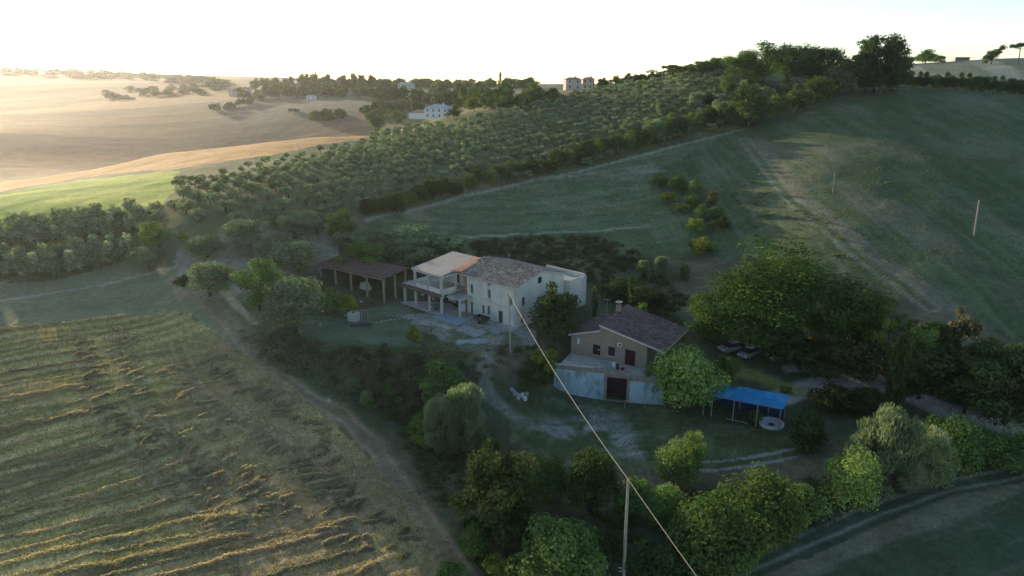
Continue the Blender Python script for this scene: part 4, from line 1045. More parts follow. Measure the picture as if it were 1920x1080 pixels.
# ------------------------------------------------------------------ building materials
PLASTER = simple('plaster', (.58, .575, .53), .9, .10, .8, .15, stain=(.44, .45, .42), stain_scale=.7)
CONCRETE = simple('concrete', (.46, .46, .43), .9, .15, 1.2, .2, stain=(.30, .30, .28), stain_scale=.8)
BRICKPINK = simple('bare_brick', (.40, .24, .19), .9, .25, 2.5, .3)
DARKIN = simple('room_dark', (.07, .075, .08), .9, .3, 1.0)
SHUTTER = simple('shutter_paint', (.06, .075, .07), .6, .2, 3)
GLASS = simple('window_glass', (.025, .032, .04), .12, .1, 1, spec=.6)
FRAMEW = simple('window_frame', (.42, .42, .40), .6, .1, 3)
OLDTILE = attr_material('old_tiles', .9, .35, 3.0, .3)
SLABROOF = simple('roof_screed', (.41, .365, .32), .9, .12, .6, .15, stain=(.34, .31, .28), stain_scale=.25)
TERRACOTTA = simple('new_terracotta', (.52, .27, .17), .85, .25, 1.4, .3, stain=(.50, .36, .28), stain_scale=.5)
RUST = simple('rusty_sheet', (.115, .068, .054), .75, .3, .8, .2, stain=(.08, .052, .045), stain_scale=.4)
WOOD = simple('weathered_wood', (.27, .235, .19), .9, .25, 2.5, .3)
BROWNWALL = simple('render_brown', (.28, .235, .185), .9, .14, .9, .2, stain=(.29, .20, .165), stain_scale=.45)
BLUEWALL = simple('faded_blue_paint', (.35, .49, .54), .9, .18, .8, .15, stain=(.22, .27, .26), stain_scale=1.3)
STONEBAND = simple('bare_block', (.25, .215, .185), .95, .3, 2.0, .4)
BROWNTILE = attr_material('brown_tiles', .85, .3, 2.5, .3)
VERGE = simple('verge_board', (.56, .52, .46), .8, .1, 2)
DOORRED_SHADE = simple('dark_red_door_and_shade', (.035, .015, .018), .7, .2, 2)  # house doors, and the shade painted inside the open garage
BLUETARP = simple('blue_sheet', (.025, .24, .52), .5, .2, .9, .25, stain=(.07, .33, .55), stain_scale=.35)
METAL = simple('galvanised', (.36, .37, .37), .5, .15, 3, metal=.4)
POLEM = simple('pole_concrete', (.27, .26, .225), .9, .15, 1.5, .2)
CABLE = simple('cable_sheath', (.25, .24, .20), .6, .1, 2)
WHITEP = simple('white_plastic', (.66, .68, .68), .5, .12, 2)
PAINT = simple('silver_paint', (.20, .21, .21), .3, .05, 1, spec=.5)
PAINTD = simple('dark_paint', (.035, .04, .045), .3, .05, 1, spec=.5)
RUBBER = simple('rubber', (.02, .02, .02), .85, .2, 4)
REDP = simple('red_plastic', (.35, .06, .06), .6, .1, 2)
STONE = simple('pale_stone', (.36, .35, .31), .95, .3, 2, .4)
BLUECLOTH = simple('pale_blue_sheet', (.27, .35, .38), .7, .2, 1.5, .3)

def px_wall(M, px, py, y=0.0):
    """where a view ray of the photograph meets the vertical plane local y = const: (local x, z)"""
    I = np.array(M.inverted()); o = I[:3, :3] @ np.array([0, 0, CAMZ]) + I[:3, 3]; k = I[:3, :3] @ ray(px, py)
    t = (y - o[1]) / k[1]; w = o + k * t
    return float(w[0]), float(w[2]) + M[2][3]
def rect(M, x0, y0, x1, y1, y=0.0):
    """a pixel rectangle as a rectangle on the wall"""
    a = px_wall(M, (x0 + x1) / 2, (y0 + y1) / 2, y)
    b = px_wall(M, x1, (y0 + y1) / 2, y); c = px_wall(M, x0, (y0 + y1) / 2, y); d = px_wall(M, (x0 + x1) / 2, y0, y); e = px_wall(M, (x0 + x1) / 2, y1, y)
    w = abs(b[0] - c[0]); h = abs(d[1] - e[1])
    return (a[0] - w / 2, a[1] - h / 2, a[0] + w / 2, a[1] + h / 2)
def window(parent, M, h, name='window', depth=.14, shutter=None, frame_m=None):
    """frame set back in its opening, with its pane (or shutter) as a sub-part; a small sill for windows"""
    x0, z0, x1, z1 = h[:4]; fr = MB(); t = .06
    fr.box(x0, depth, z0, x0 + t, depth + .07, z1); fr.box(x1 - t, depth, z0, x1, depth + .07, z1)
    fr.box(x0 + t, depth, z1 - t, x1 - t, depth + .07, z1); fr.box(x0 + t, depth, z0, x1 - t, depth + .07, z0 + t)
    if name == 'window': fr.box((x0 + x1) / 2 - .025, depth + .002, z0 + t, (x0 + x1) / 2 + .025, depth + .068, z1 - t)
    f = fr.build(name, frame_m or FRAMEW, parent, M)
    p = MB(); p.box(x0 + t, depth + .03, z0 + t, x1 - t, depth + .05, z1 - t)
    p.build('pane' if not shutter else 'shutter', shutter or GLASS, f, M)
    if name == 'window':
        s = MB(); s.box(x0 - .08, -.06, z0 - .07, x1 + .08, depth, z0 - .003); s.build('sill', CONCRETE, f, M)
    return f
def rows_of_tiles(q, nx, ny, palette, r, h=.07, seg=4):
    """half-round tile courses over the quad q (eave left, eave right, ridge right, ridge left)"""
    mb = MB(); q = [np.array(p, float) for p in q]
    nrm = np.cross(q[1] - q[0], q[3] - q[0]); nrm /= np.linalg.norm(nrm)
    for i in range(nx):
        for j in range(ny):
            u0, u1 = i / nx, (i + 1) / nx; v0, v1 = j / ny, (j + 1.06) / ny
            P_ = lambda u, v: (q[0] * (1 - u) + q[1] * u) * (1 - v) + (q[3] * (1 - u) + q[2] * u) * v
            mb.cc = tuple(np.array(palette[r.integers(len(palette))]) * r.uniform(.7, 1.25)); vs = []
            dh = r.uniform(0, .03)
            for v, e in ((v0, .035), (v1, .0)):
                for k in range(seg + 1):
                    a = math.pi * k / seg; u = u0 + (u1 - u0) * (k / seg)
                    vs.append(P_(u, v) + nrm * (math.sin(a) * h + e + dh + .01))
            n = seg + 1
            mb.add(vs, [(k, k + 1, n + k + 1, n + k) for k in range(seg)])
    return mb
def root(name, label, cat, loc=(0, 0, 0), rz=0.0, group=None):
    o = link(name, None); o.location = loc; o.rotation_euler = (0, 0, rz); return tag(o, label, cat, group)
def setm(name, label, cat, M, group=None):
    """an empty at the base of a thing, its parts in the thing's own local frame"""
    o = link(name, None); o.matrix_world = M; return tag(o, label, cat, group)
ID = Matrix.Identity(4)
def TR(x=0, y=0, z=0, rz=0): return Matrix.Translation((x, y, z)) @ Matrix.Rotation(rz, 4, 'Z')

# ------------------------------------------------------------------ white farmhouse with its open loggia wing
VM = frame((0.7, 104.9), (.73, -.683))
V = setm('farmhouse', 'long white plastered farmhouse with old tiled roof and an open two storey loggia', 'house', VM)
BZ = -.5
SIDE = TR(0, 0, 0, R(90))                       # plane of the gable wall, outside to +x
fw = [rect(VM, *r_) for r_ in ((881.8,533.5,887.2,549.5),(914.4,530,919.6,535.4),(914.2,543,919.8,559.5),(955.4,556,960.6,573.5),(903.6,572,908.4,587.5),(913.4,574,918.6,590),(934.4,583,942.6,611.5),(882.4,566,886.6,591.5))]
fw[6] = (fw[6][0], max(fw[6][1], .02), fw[6][2], fw[6][3])
w = MB(); w.wall(-11.63, 0, BZ, 6.9, .35, fw); w.build('front_wall', PLASTER, V)
for i, h in enumerate(fw):
    if i == 6: window(V, ID, h, 'door', shutter=SHUTTER, frame_m=SHUTTER)
    elif i in (7, ): window(V, ID, h, 'door', shutter=SHUTTER, frame_m=SHUTTER)
    else: window(V, ID, h)
SM = VM @ SIDE
sw = [rect(SM, *r_) for r_ in ((978.8,557,985.2,573),(977,592.5,983,606),(1008.5,519.5,1015.5,530.5))]
w = MB(); w.wall(.352, 12.2, BZ, 6.9, .35, sw[:2]); w.build('side_wall', PLASTER, V, SIDE)
g = MB(); g.wall(.352, 12.2, 6.903, 6.95, .35, (), [(6.1, 8.45)]); g.build('gable_wall', PLASTER, V, SIDE)
for h in sw[:2]: window(V, SIDE, h)
x0, z0, x1, z1 = sw[2]
gw = MB(); gw.box(x0, -.03, z0, x1, .02, z1); gf = gw.build('window', SHUTTER, V, SIDE)
gp2 = MB(); gp2.box(x0 + .06, -.045, z0 + .06, x1 - .06, -.033, z1 - .06); gp2.build('pane', GLASS, gf, SIDE)
w = MB(); w.wall(-11.63, -.36, BZ, 6.9, .35, ()); w.build('back_wall', PLASTER, V, TR(-11.99, 12.2, 0, R(180)))
w = MB(); w.wall(-12.2, -.352, BZ, 6.9, .35, ()); w.build('side_wall', PLASTER, V, TR(-11.63, 0, 0, R(-90)))
# main roof: boards, tile courses, verge and cornice
rf = MB()
rf.slab([(-13.6, -.45, 6.92), (.38, -.45, 6.92), (.38, 6.1, 8.62), (-13.6, 6.1, 8.62)], .16)
rf.slab([(.38, 12.6, 6.92), (-13.6, 12.6, 6.92), (-13.6, 6.103, 8.62), (.38, 6.103, 8.62)], .16)
rfo = rf.build('roof', VERGE, V)
PAL = [(.29, .25, .205), (.35, .30, .24), (.21, .19, .165), (.39, .35, .29), (.30, .26, .215)]
rr = np.random.default_rng(3)
tl = rows_of_tiles([(-13.6, -.5, 6.93), (.40, -.5, 6.93), (.40, 6.1, 8.64), (-13.6, 6.1, 8.64)], 58, 15, PAL, rr)
o_ = tl.build('roof_tiles', OLDTILE, rfo); tag(o_, kind='stuff')
tl = rows_of_tiles([(.40, 12.65, 6.93), (-13.6, 12.65, 6.93), (-13.6, 6.1, 8.64), (.40, 6.1, 8.64)], 58, 15, PAL, rr)
o_ = tl.build('roof_tiles', OLDTILE, rfo); tag(o_, kind='stuff')
rd = MB(); rd.cc = (.24, .2, .18)
for k in range(36): rd.tube((-13.6 + k * .39, 6.1, 8.66 + rr.uniform(0, .02)), (-13.2 + k * .39, 6.1, 8.66), .13, .11, 8)
rd.build('ridge_tiles', OLDTILE, rfo)
cn = MB(); cn.box(-11.63, -.14, 6.52, .02, -.002, 6.72); cn.box(-11.63, -.24, 6.722, .02, -.002, 6.80); cn.build('cornice', CONCRETE, V)
sp_ = MB(); sp_.path([(-.25, -.09, 6.6), (-.25, -.09, .1)], .05, 8); sp_.path([(-7.9, -.05, 3.6), (-5, -.05, 3.25), (-1.5, -.05, 3.1)], .025, 6); sp_.build('drainpipe', METAL, V)
an = MB(); an.tube((-7.4, 6.1, 8.6), (-7.4, 6.1, 10.3), .03); an.tube((-7.9, 6.1, 10.1), (-6.9, 6.1, 10.1), .018); an.tube((-7.8, 6.1, 9.85), (-7.0, 6.1, 9.85), .018); an.build('aerial', METAL, V)
# flat roofed annex behind the gable
ax0, ax1, ay0, ay1, atop = -8.0, 1.1, 12.56, 17.2, 5.6
w = MB(); w.wall(0, 4.64, BZ, atop, .3, [(1.4, 1.2, 2.3, 2.6)]); w.build('annex_wall', PLASTER, V, TR(ax1, ay0, 0, R(90)))
window(V, TR(ax1, ay0, 0, R(90)), (1.4, 1.2, 2.3, 2.6))
w = MB(); w.box(ax0, ay0, BZ, ax1 - .302, ay0 + .3, atop); w.build('annex_wall', PLASTER, V)
w = MB(); w.box(ax0, ay1 - .3, BZ, ax1 - .302, ay1, atop + .35); w.build('annex_wall', PLASTER, V)
w = MB(); w.box(ax0, ay0 + .302, BZ, ax0 + .3, ay1 - .302, atop); w.build('annex_wall', PLASTER, V)
w = MB(); w.box(ax0 + .302, ay0 + .302, atop - .7, ax1 - .302, ay1 - .302, atop - .45); w.build('annex_roof', CONCRETE, V)
w = MB(); w.box(ax1 - .36, ay0 - .04, atop + .002, ax1 + .05, ay1 + .04, atop + .09); w.build('parapet', CONCRETE, V)
# loggia wing
LX0, LX1, LY = -20.95, -14.0, -3.8
w = MB(); w.box(-14.2, 1.6, BZ, -11.99, 1.9, 6.7); w.build('recess_wall', BRICKPINK, V)
w = MB(); w.wall(0, 7.1, BZ, 6.7, .25, [(1.0, 4.2, 2.2, 6.0), (4.6, 4.0, 5.6, 6.1), (1.2, .1, 2.4, 2.4), (4.4, .1, 5.6, 2.4)]); w.build('inner_wall', PLASTER, V, TR(-21.3, 2.0, 0))
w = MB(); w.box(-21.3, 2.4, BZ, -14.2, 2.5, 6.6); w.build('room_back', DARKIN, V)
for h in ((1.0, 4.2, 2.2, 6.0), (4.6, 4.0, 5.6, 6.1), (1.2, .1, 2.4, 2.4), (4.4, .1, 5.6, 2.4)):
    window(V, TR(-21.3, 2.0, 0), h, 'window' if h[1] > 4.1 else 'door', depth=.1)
w = MB(); w.box(-12.2, .0, BZ, -11.99, 1.6, 6.7); w.build('recess_wall', BRICKPINK, V)
def col(x, y, z0, z1, s=.34):
    m = MB(); m.box(x - s / 2, y - s / 2, z0, x + s / 2, y + s / 2, z1); m.box(x - s / 2 - .05, y - s / 2 - .05, z1 - .14, x + s / 2 + .05, y + s / 2 + .05, z1 - .002); m.build('column', CONCRETE, V)
for x in (LX0, -17.35, LX1): col(x, LY, 3.95, 6.62)
col(LX1, -.4, 3.95, 6.62); col(LX0, -.4, 3.95, 6.62)
for x in (-24.1, LX0, -17.2, LX1): col(x, LY, -.3, 3.5)
col(-10.6, -2.7, -.3, 3.05, .32); col(-24.1, 0.3, -.3, 3.5); col(-21.0, 0.3, -.3, 3.5)
w = MB(); w.box(-24.4, LY - .3, 3.502, LX1 + .3, 1.99, 3.78); w.build('floor_slab', CONCRETE, V)
w = MB(); w.slab([(-24.6, LY - 1.0, 3.42), (LX1 + .6, LY - 1.0, 3.42), (LX1 + .6, LY - .302, 3.78), (-24.6, LY - .302, 3.78)], .12); w.build('canopy', RUST, V)
w = MB(); w.box(LX1 + .302, -3.0, 3.06, -10.3, -.002, 3.30); w.build('porch_slab', CONCRETE, V)
for x0_, x1_ in ((LX0 + .2, -17.55), (-17.15, LX1 - .2)):
    w = MB(); w.box(x0_, LY - .08, 3.782, x1_, LY + .08, 4.55); w.build('balustrade', PLASTER, V)
w = MB(); w.box(LX1 - .06, LY + .2, 3.782, LX1 + .1, -.62, 4.5); w.build('balustrade', PLASTER, V)
w = MB(); w.box(LX0 - .3, LY - .3, 6.622, LX1 + .3, LY + .25, 6.9); w.box(LX1 - .2, LY + .252, 6.622, LX1 + .3, 1.9, 6.9); w.box(LX0 - .3, LY + .252, 6.622, LX0 + .2, 1.9, 6.9); w.build('beam', CONCRETE, V)
w = MB(); w.slab([(-21.5, -4.25, 7.06), (-13.6, -4.25, 7.06), (-14.4, 5.9, 8.3), (-21.5, 5.9, 8.3)], .15); w.build('loggia_roof', SLABROOF, V)
w = MB(); w.slab([(-14.4, .2, 7.66), (-12.2, -.9, 7.3), (-13.62, 5.9, 8.40), (-14.4, 5.9, 8.40)], .12); w.slab([(-14.3, -1.4, 7.46), (-12.3, -.6, 7.50), (-13.0, 5.5, 8.42), (-15.6, 5.7, 8.42)], .08)
w.build('terracotta_roof', TERRACOTTA, V)
w = MB(); w.slab([(-14.0, -.5, 6.93), (-11.66, -.5, 6.93), (-11.66, 2.0, 7.2), (-14.0, 2.0, 7.2)], .12); w.build('recess_roof', VERGE, V)
w = MB(); w.box(-24.5, -4.6, -.6, LX1 + .4, 2.0, .12); w.box(LX1 + .4, -3.4, -.6, -9.8, 1.6, .115); w.box(-9.8, -1.3, -.6, .3, -.003, .11); w.build('plinth', CONCRETE, V)
# things standing in the arcade
def item(name, label, cat, M, boxes, m, group=None):
    o = MB()
    for b in boxes: o.box(*b)
    ob = o.build(name, m, None, M); return tag(ob, label, cat, group)
cb = setm('cupboard', 'pale cupboard standing under the farmhouse porch by the brick wall', 'cupboard', VM @ TR(-12.6, -.6, .12))
m_ = MB(); m_.box(-.6, 0, .06, .6, .5, 1.5); m_.build('body', WHITEP, cb); m_ = MB(); m_.box(-.58, -.03, .1, -.01, -.003, 1.46); m_.build('door', WHITEP, cb); m_ = MB(); m_.box(.01, -.03, .1, .58, -.003, 1.46); m_.build('door', WHITEP, cb); m_ = MB(); m_.box(-.55, .02, 0, .55, .45, .057); m_.build('base', DARKIN, cb)
br = root('barrel', 'dark barrel standing in the ground floor arcade of the farmhouse', 'barrel', (VM @ Vector((-16.6, -3.0, .12)))[:])
m_ = MB(); m_.lathe([(.01, 0), (.3, 0), (.34, .4), (.34, .6), (.3, .95), (.27, .95), (.27, .9), (.01, .9)], 16); m_.build('body', PAINTD, br)
m_ = MB(); m_.lathe([(.335, .28), (.35, .28), (.35, .34), (.335, .34)], 16); m_.lathe([(.335, .66), (.35, .66), (.35, .72), (.335, .72)], 16); m_.build('hoops', METAL, br)
def wheel(parent, p, r, wd, axis_y=True):
    t = MB(); a = Vector(p); d = Vector((0, wd / 2, 0)); t.tube(a - d, a + d, r, r, 16); o = t.build('wheel', RUBBER, parent)
    t = MB(); t.tube(a - d * 1.06, a + d * 1.06, r * .58, r * .58, 12); t.build('rim', METAL, o)
tr0 = setm('farm_trailer', 'small dark farm trailer parked against the white farmhouse wall', 'trailer', VM @ TR(-5.7, -2.3, float(ground(*(VM @ Vector((-5.7, -2.3, 0)))[:2])) + .0))
m_ = MB(); m_.box(-1.2, -.65, .55, 1.2, .65, .63); m_.build('bed', SHUTTER, tr0)
for b in ((-1.2, -.7, .632, 1.2, -.65, 1.15), (-1.2, .65, .632, 1.2, .7, 1.15), (-1.25, -.7, .632, -1.202, .7, 1.15), (1.202, -.7, .632, 1.25, .7, 1.15)):
    m_ = MB(); m_.box(*b); m_.build('side_board', SHUTTER, tr0)
m_ = MB(); m_.path([(1.2, 0, .5), (2.3, 0, .35)], .05); m_.build('drawbar', METAL, tr0)
wheel(tr0, (-.3, -.62, .33), .33, .2); wheel(tr0, (-.3, .62, .33), .33, .2)

# ------------------------------------------------------------------ pergola with the rusty roof
pa = on_z(593, 497, 4.55); pb = on_z(718, 521, 5.0); pc = on_z(778, 505, 5.3); pd = on_z(628, 488, 4.85)
px_dir = (pb - pa)[:2] / np.linalg.norm((pb - pa)[:2])
PM = frame(pb[:2], px_dir); PI = PM.inverted()
lc = [PI @ Vector(p) for p in (pa, pb, pc, pd)]
PG = setm('pergola', 'large open shelter with rusty brown roof on pale posts beside the farmhouse', 'pergola', PM)
Lp = max(np.linalg.norm((pb - pa)[:2]), 10); Wp = max(lc[2].y * .95, 5.0)
m_ = MB(); m_.slab([(-Lp, 0, 4.75), (.3, 0, 4.9), (.3, Wp, 5.5), (-Lp, Wp, 5.35)], .14); ro = m_.build('roof', RUST, PG)
m_ = MB()
nrib = 26
for k in range(nrib):
    x = -Lp + (Lp + .3) * (k + .5) / nrib; s = (x + Lp) / (Lp + .3)
    m_.hexa([(x - .05, .02, 4.752 + .15 * s), (x + .05, .02, 4.752 + .15 * s), (x + .05, Wp - .02, 5.352 + .15 * s), (x - .05, Wp - .02, 5.352 + .15 * s), (x - .03, .02, 4.80 + .15 * s), (x + .03, .02, 4.80 + .15 * s), (x + .03, Wp - .02, 5.40 + .15 * s), (x - .03, Wp - .02, 5.40 + .15 * s)])
tag(m_.build('roof_ribs', RUST, ro), kind='stuff')
m_ = MB(); m_.box(-Lp + .2, .25, 4.35, .1, .45, 4.58); m_.build('beam', WOOD, PG)
m_ = MB(); m_.box(-Lp + .2, Wp - .5, 4.9, .1, Wp - .3, 5.12); m_.build('beam', WOOD, PG)
def post(x, y, z1):
    w_ = PM @ Vector((x, y, 0)); z0 = float(ground(w_.x, w_.y)) - .2
    q = MB(); q.box(x - .14, y - .14, z0, x + .14, y + .14, z1); q.build('post', WOOD, PG)
for k in range(5): post(-.35 - k * (Lp - 1.0) / 4, .35, 4.35)
for k in range(4): post(-.35 - k * (Lp - 1.0) / 3, Wp - .4, 4.9)
for k in range(2): post(-.3 if k else -3.4, Wp * .5, 4.75)
item('stored_crates', 'grey stack of stored boards under the pergola roof', 'board stack', PM @ TR(-7.5, 2.6, float(ground(*(PM @ Vector((-7.5, 2.6, 0)))[:2]))), [(-1.2, -.5, 0, 1.2, .5, .5), (-1.0, -.45, .502, 1.1, .4, .9), (-1.1, -.3, .902, .6, .45, 1.3)], CONCRETE)

# ------------------------------------------------------------------ lower brown house
h2 = on_z(1125, 610, 4.0); HM = frame(h2[:2], (.857, -.514))
HV = setm('brown_house', 'brown rendered house with low two pitch roof above a faded blue basement', 'house', HM)
FL = -1.7; WY = .7
DK = FL
hw = [rect(HM, 1113, 646.5, 1124, 665.5, WY), rect(HM, 1141.5, 650.5, 1151.5, 667.5, WY), rect(HM, 1173.5, 656.5, 1189, 686, WY)]
hw = [(h[0] - .13 * (h[2] - h[0]), h[1], h[2] + .13 * (h[2] - h[0]), h[3]) for h in hw]
hw[2] = (hw[2][0], FL + .03, hw[2][2], hw[2][3])
RX0 = px_wall(HM, 1064, 628, 0)[0]; zl = px_wall(HM, 1064, 628, 0)[1]
WX0, WX1 = px_wall(HM, 1071, 640, WY)[0], px_wall(HM, 1213, 665, WY)[0]
zw = zl + (3.05 - zl) * (WX0 - RX0) / (-.152 - RX0) - .22
WX0, WX1 = px_wall(HM, 1071, 640, WY)[0], px_wall(HM, 1213, 665, WY)[0]
ZL, ZR = 2.55, 2.35
w = MB(); w.wall(WX0, WX1, FL - .4, 1.2, .3, hw, [(WX0, zw), (-.2, 2.8), (-.19, 3.6), (WX1, 2.1)]); w.build('front_wall', BROWNWALL, HV, TR(0, WY, 0))
for i, h in enumerate(hw): window(HV, TR(0, WY, 0), h, 'window' if i < 2 else 'door', shutter=None if i == 1 else DOORRED_SHADE, frame_m=DOORRED_SHADE)
w = MB(); w.box(WX0, WY + .302, FL - 2.6, WX0 + .3, 10.8, zw); w.build('side_wall', BROWNWALL, HV)
w = MB(); w.box(WX1 - .3, WY + .302, FL - 2.6, WX1, 10.8, 2.1); w.build('side_wall', BROWNWALL, HV)
w = MB(); w.box(WX0 + .302, 10.5, FL - 2.6, WX1 - .302, 10.8, 1.9); w.build('back_wall', BROWNWALL, HV)
w = MB(); w.box(WX0 + .302, WY + .302, FL - .5, WX1 - .302, 10.498, FL - .3); w.build('floor_slab', CONCRETE, HV)
RX1 = px_wall(HM, 1246, 661, 0)[0]; RX0 = px_wall(HM, 1064, 628, 0)[0]
zr = px_wall(HM, 1246, 661, 0)[1]; zl = px_wall(HM, 1064, 628, 0)[1]
PB = [(.14, .10, .09), (.17, .12, .10), (.115, .085, .08), (.19, .145, .125)]
q = [(-.15, 0, 4.0), (RX1, 0, zr), (RX1, 11.2, zr), (-.15, 11.2, 4.0)]
w = MB(); w.slab(q, .2); r1 = w.build('roof', VERGE, HV)
tag(rows_of_tiles([(RX1 + .05, .12, zr + .01), (RX1 + .05, 11.2, zr + .01), (-.15, 11.2, 4.02), (-.15, .12, 4.02)], 44, 22, PB, rr, .05, 3).build('roof_tiles', BROWNTILE, r1), kind='stuff')
w = MB(); w.slab([(RX0, .25, zl), (-.152, .25, 3.05), (-.152, 9.3, 3.05), (RX0, 9.3, zl)], .2); r2 = w.build('roof', VERGE, HV)
tag(rows_of_tiles([(RX0 - .05, 9.3, zl + .01), (RX0 - .05, .37, zl + .01), (-.152, .37, 3.07), (-.152, 9.3, 3.07)], 36, 13, PB, rr, .05, 3).build('roof_tiles', BROWNTILE, r2), kind='stuff')
cx_, cy2 = -.1, 7.4
w = MB(); w.box(cx_ - .35, cy2 - .35, 3.6, cx_ + .35, cy2 + .35, 5.2); ch = w.build('chimney', BROWNWALL, HV)
w = MB(); w.box(cx_ - .3, cy2 - .3, 5.202, cx_ + .3, cy2 + .3, 5.5); w.build('flue', PAINTD, ch)
w = MB(); w.box(cx_ - .45, cy2 - .45, 5.502, cx_ + .45, cy2 + .45, 5.62); w.build('chimney_cap', CONCRETE, ch)
w = MB(); w.tube((-2.4, 8.2, 3.2), (-2.4, 8.2, 5.5), .03); w.tube((-3.1, 8.2, 5.3), (-1.9, 8.2, 5.3), .03)
for k in range(5): w.tube((-3.0 + k * .25, 7.9, 5.3), (-3.0 + k * .25, 8.5, 5.3), .02)
w.lathe([(.01, 0), (.2, .03), (.34, .12)], 12); w.build('aerial', METAL, HV)
# air conditioner and lamp on the wall
a0 = px_wall(HM, 1163, 645, WY)
w = MB(); w.box(a0[0] - .32, WY - .32, a0[1] - .28, a0[0] + .32, WY - .02, a0[1] + .28); aco = w.build('air_conditioner', WHITEP, HV)
w = MB(); w.tube((a0[0] + .05, WY - .34, a0[1]), (a0[0] + .05, WY - .322, a0[1]), .2, .2, 14); w.build('fan_grille', PAINTD, aco)
a1 = px_wall(HM, 1085, 639, WY)
w = MB(); w.box(a1[0] - .15, WY - .16, a1[1] - .45, a1[0] + .15, WY - .003, a1[1] + .45); w.build('meter_box', WHITEP, HV)
# shaded porch post on the right
w = MB(); w.box(RX1 - .7, .35, FL, RX1 - .45, .6, zr - .1); w.build('post', BROWNWALL, HV)
# basement: blue walls with the garage, terrace deck and parapet; this front is turned a little against the house
bl, brt = on_z(1038, 736, -5.3), on_z(1242, 762, -5.6)
BM = frame(bl[:2], (brt - bl)[:2]); BI = HM.inverted() @ BM
LB = float(np.linalg.norm((brt - bl)[:2])); bz = float(min(bl[2], brt[2], at(1140, 748)[2])) - .4
gh = rect(BM, 1137.5, 708, 1175, 742, 0)
gh = (gh[0], float(ground(*(BM @ Vector(((gh[0] + gh[2]) / 2, 0, 0)))[:2])) + .12, gh[2], min(gh[3], FL - .2))
wtop = FL + .25
g0, g1 = gh[0] - .4, gh[2] + .4
w = MB(); w.wall(0, g0, bz, wtop, .3, ()); w.build('basement_wall', BLUEWALL, HV, BI)
w = MB(); w.wall(g1, LB, bz, FL - .45, .3, ()); w.build('basement_wall', BLUEWALL, HV, BI)
w = MB(); w.wall(g0 + .003, g1 - .003, bz, wtop, .32, [gh]); w.build('garage_surround', STONEBAND, HV, BI @ TR(0, -.03, 0))
nb_ = 5
for k in range(nb_):
    zz0 = gh[1] - .1 + (gh[3] + .15 - gh[1]) * k / nb_; zz1 = gh[1] - .1 + (gh[3] + .15 - gh[1]) * (k + 1) / nb_ - .03
    w = MB(); w.box(gh[0] - .05, .9, zz0, gh[2] + .05, .95, zz1); w.build('garage_shade_panel', DOORRED_SHADE, HV, BI)  # near-black panels stand in for the shade inside the open garage
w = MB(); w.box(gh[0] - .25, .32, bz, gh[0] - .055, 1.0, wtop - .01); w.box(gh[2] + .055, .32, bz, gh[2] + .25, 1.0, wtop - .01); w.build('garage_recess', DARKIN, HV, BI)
def bh(x, y): v_ = BI @ Vector((x, y, 0)); return (v_.x, v_.y)
p0_, p1_ = bh(0, .32), bh(LB, .32)
w = MB(); w.slab([(p0_[0], p0_[1], FL), (p1_[0], p1_[1], FL), (WX1 - .02, WY - .003, FL), (WX0 + .02, WY - .003, FL)], .18); w.build('terrace_deck', CONCRETE, HV)
w = MB(); w.box(0, -.04, wtop + .003, g1 + .1, .26, FL + .95); w.build('parapet', STONEBAND, HV, BI)
w = MB(); w.box(-.06, -.08, FL + .953, g0 - 1.6, .3, FL + 1.06); w.build('parapet_coping', CONCRETE, HV, BI)
w = MB(); w.box(g1 + .103, -.04, FL - .447, LB, .26, FL + .3); w.build('parapet', STONEBAND, HV, BI)
for a_, b_ in ((bh(0, .303), (WX0 + .02, WY - .01)), (bh(LB, .303), (WX1 - .02, WY - .01))):
    a_, b_ = np.array(a_), np.array(b_); n_ = np.array([-(b_ - a_)[1], (b_ - a_)[0]]); n_ = n_ / np.linalg.norm(n_) * .15; n_ = n_ if a_[0] < 0 else -n_
    w = MB(); w.hexa([(*a_, bz), (*b_, bz), (*(b_ - n_), bz), (*(a_ - n_), bz), (*a_, FL - .19), (*b_, FL - .19), (*(b_ - n_), FL - .19), (*(a_ - n_), FL - .19)]); w.build('basement_wall', BLUEWALL, HV)
# ramp rail in front of the right blue wall
rl = root('handrail', 'low pale rail sloping in front of the blue basement wall beside the garage', 'rail')
p0, p1 = at(1171, 765), at(1246, 768)
m_ = MB(); m_.path([tuple(p0 + [0, 0, 1.2]), tuple(p0 * .5 + p1 * .5 + [0, 0, .9]), tuple(p1 + [0, 0, .75])], .06); m_.build('top_bar', METAL, rl)
for p, h_ in ((p0, 1.2), (p0 * .5 + p1 * .5, .9), (p1, .75)):
    m_ = MB(); m_.tube((p[0], p[1], p[2] - .2), (p[0], p[1], p[2] + h_), .045); m_.build('post', METAL, rl)
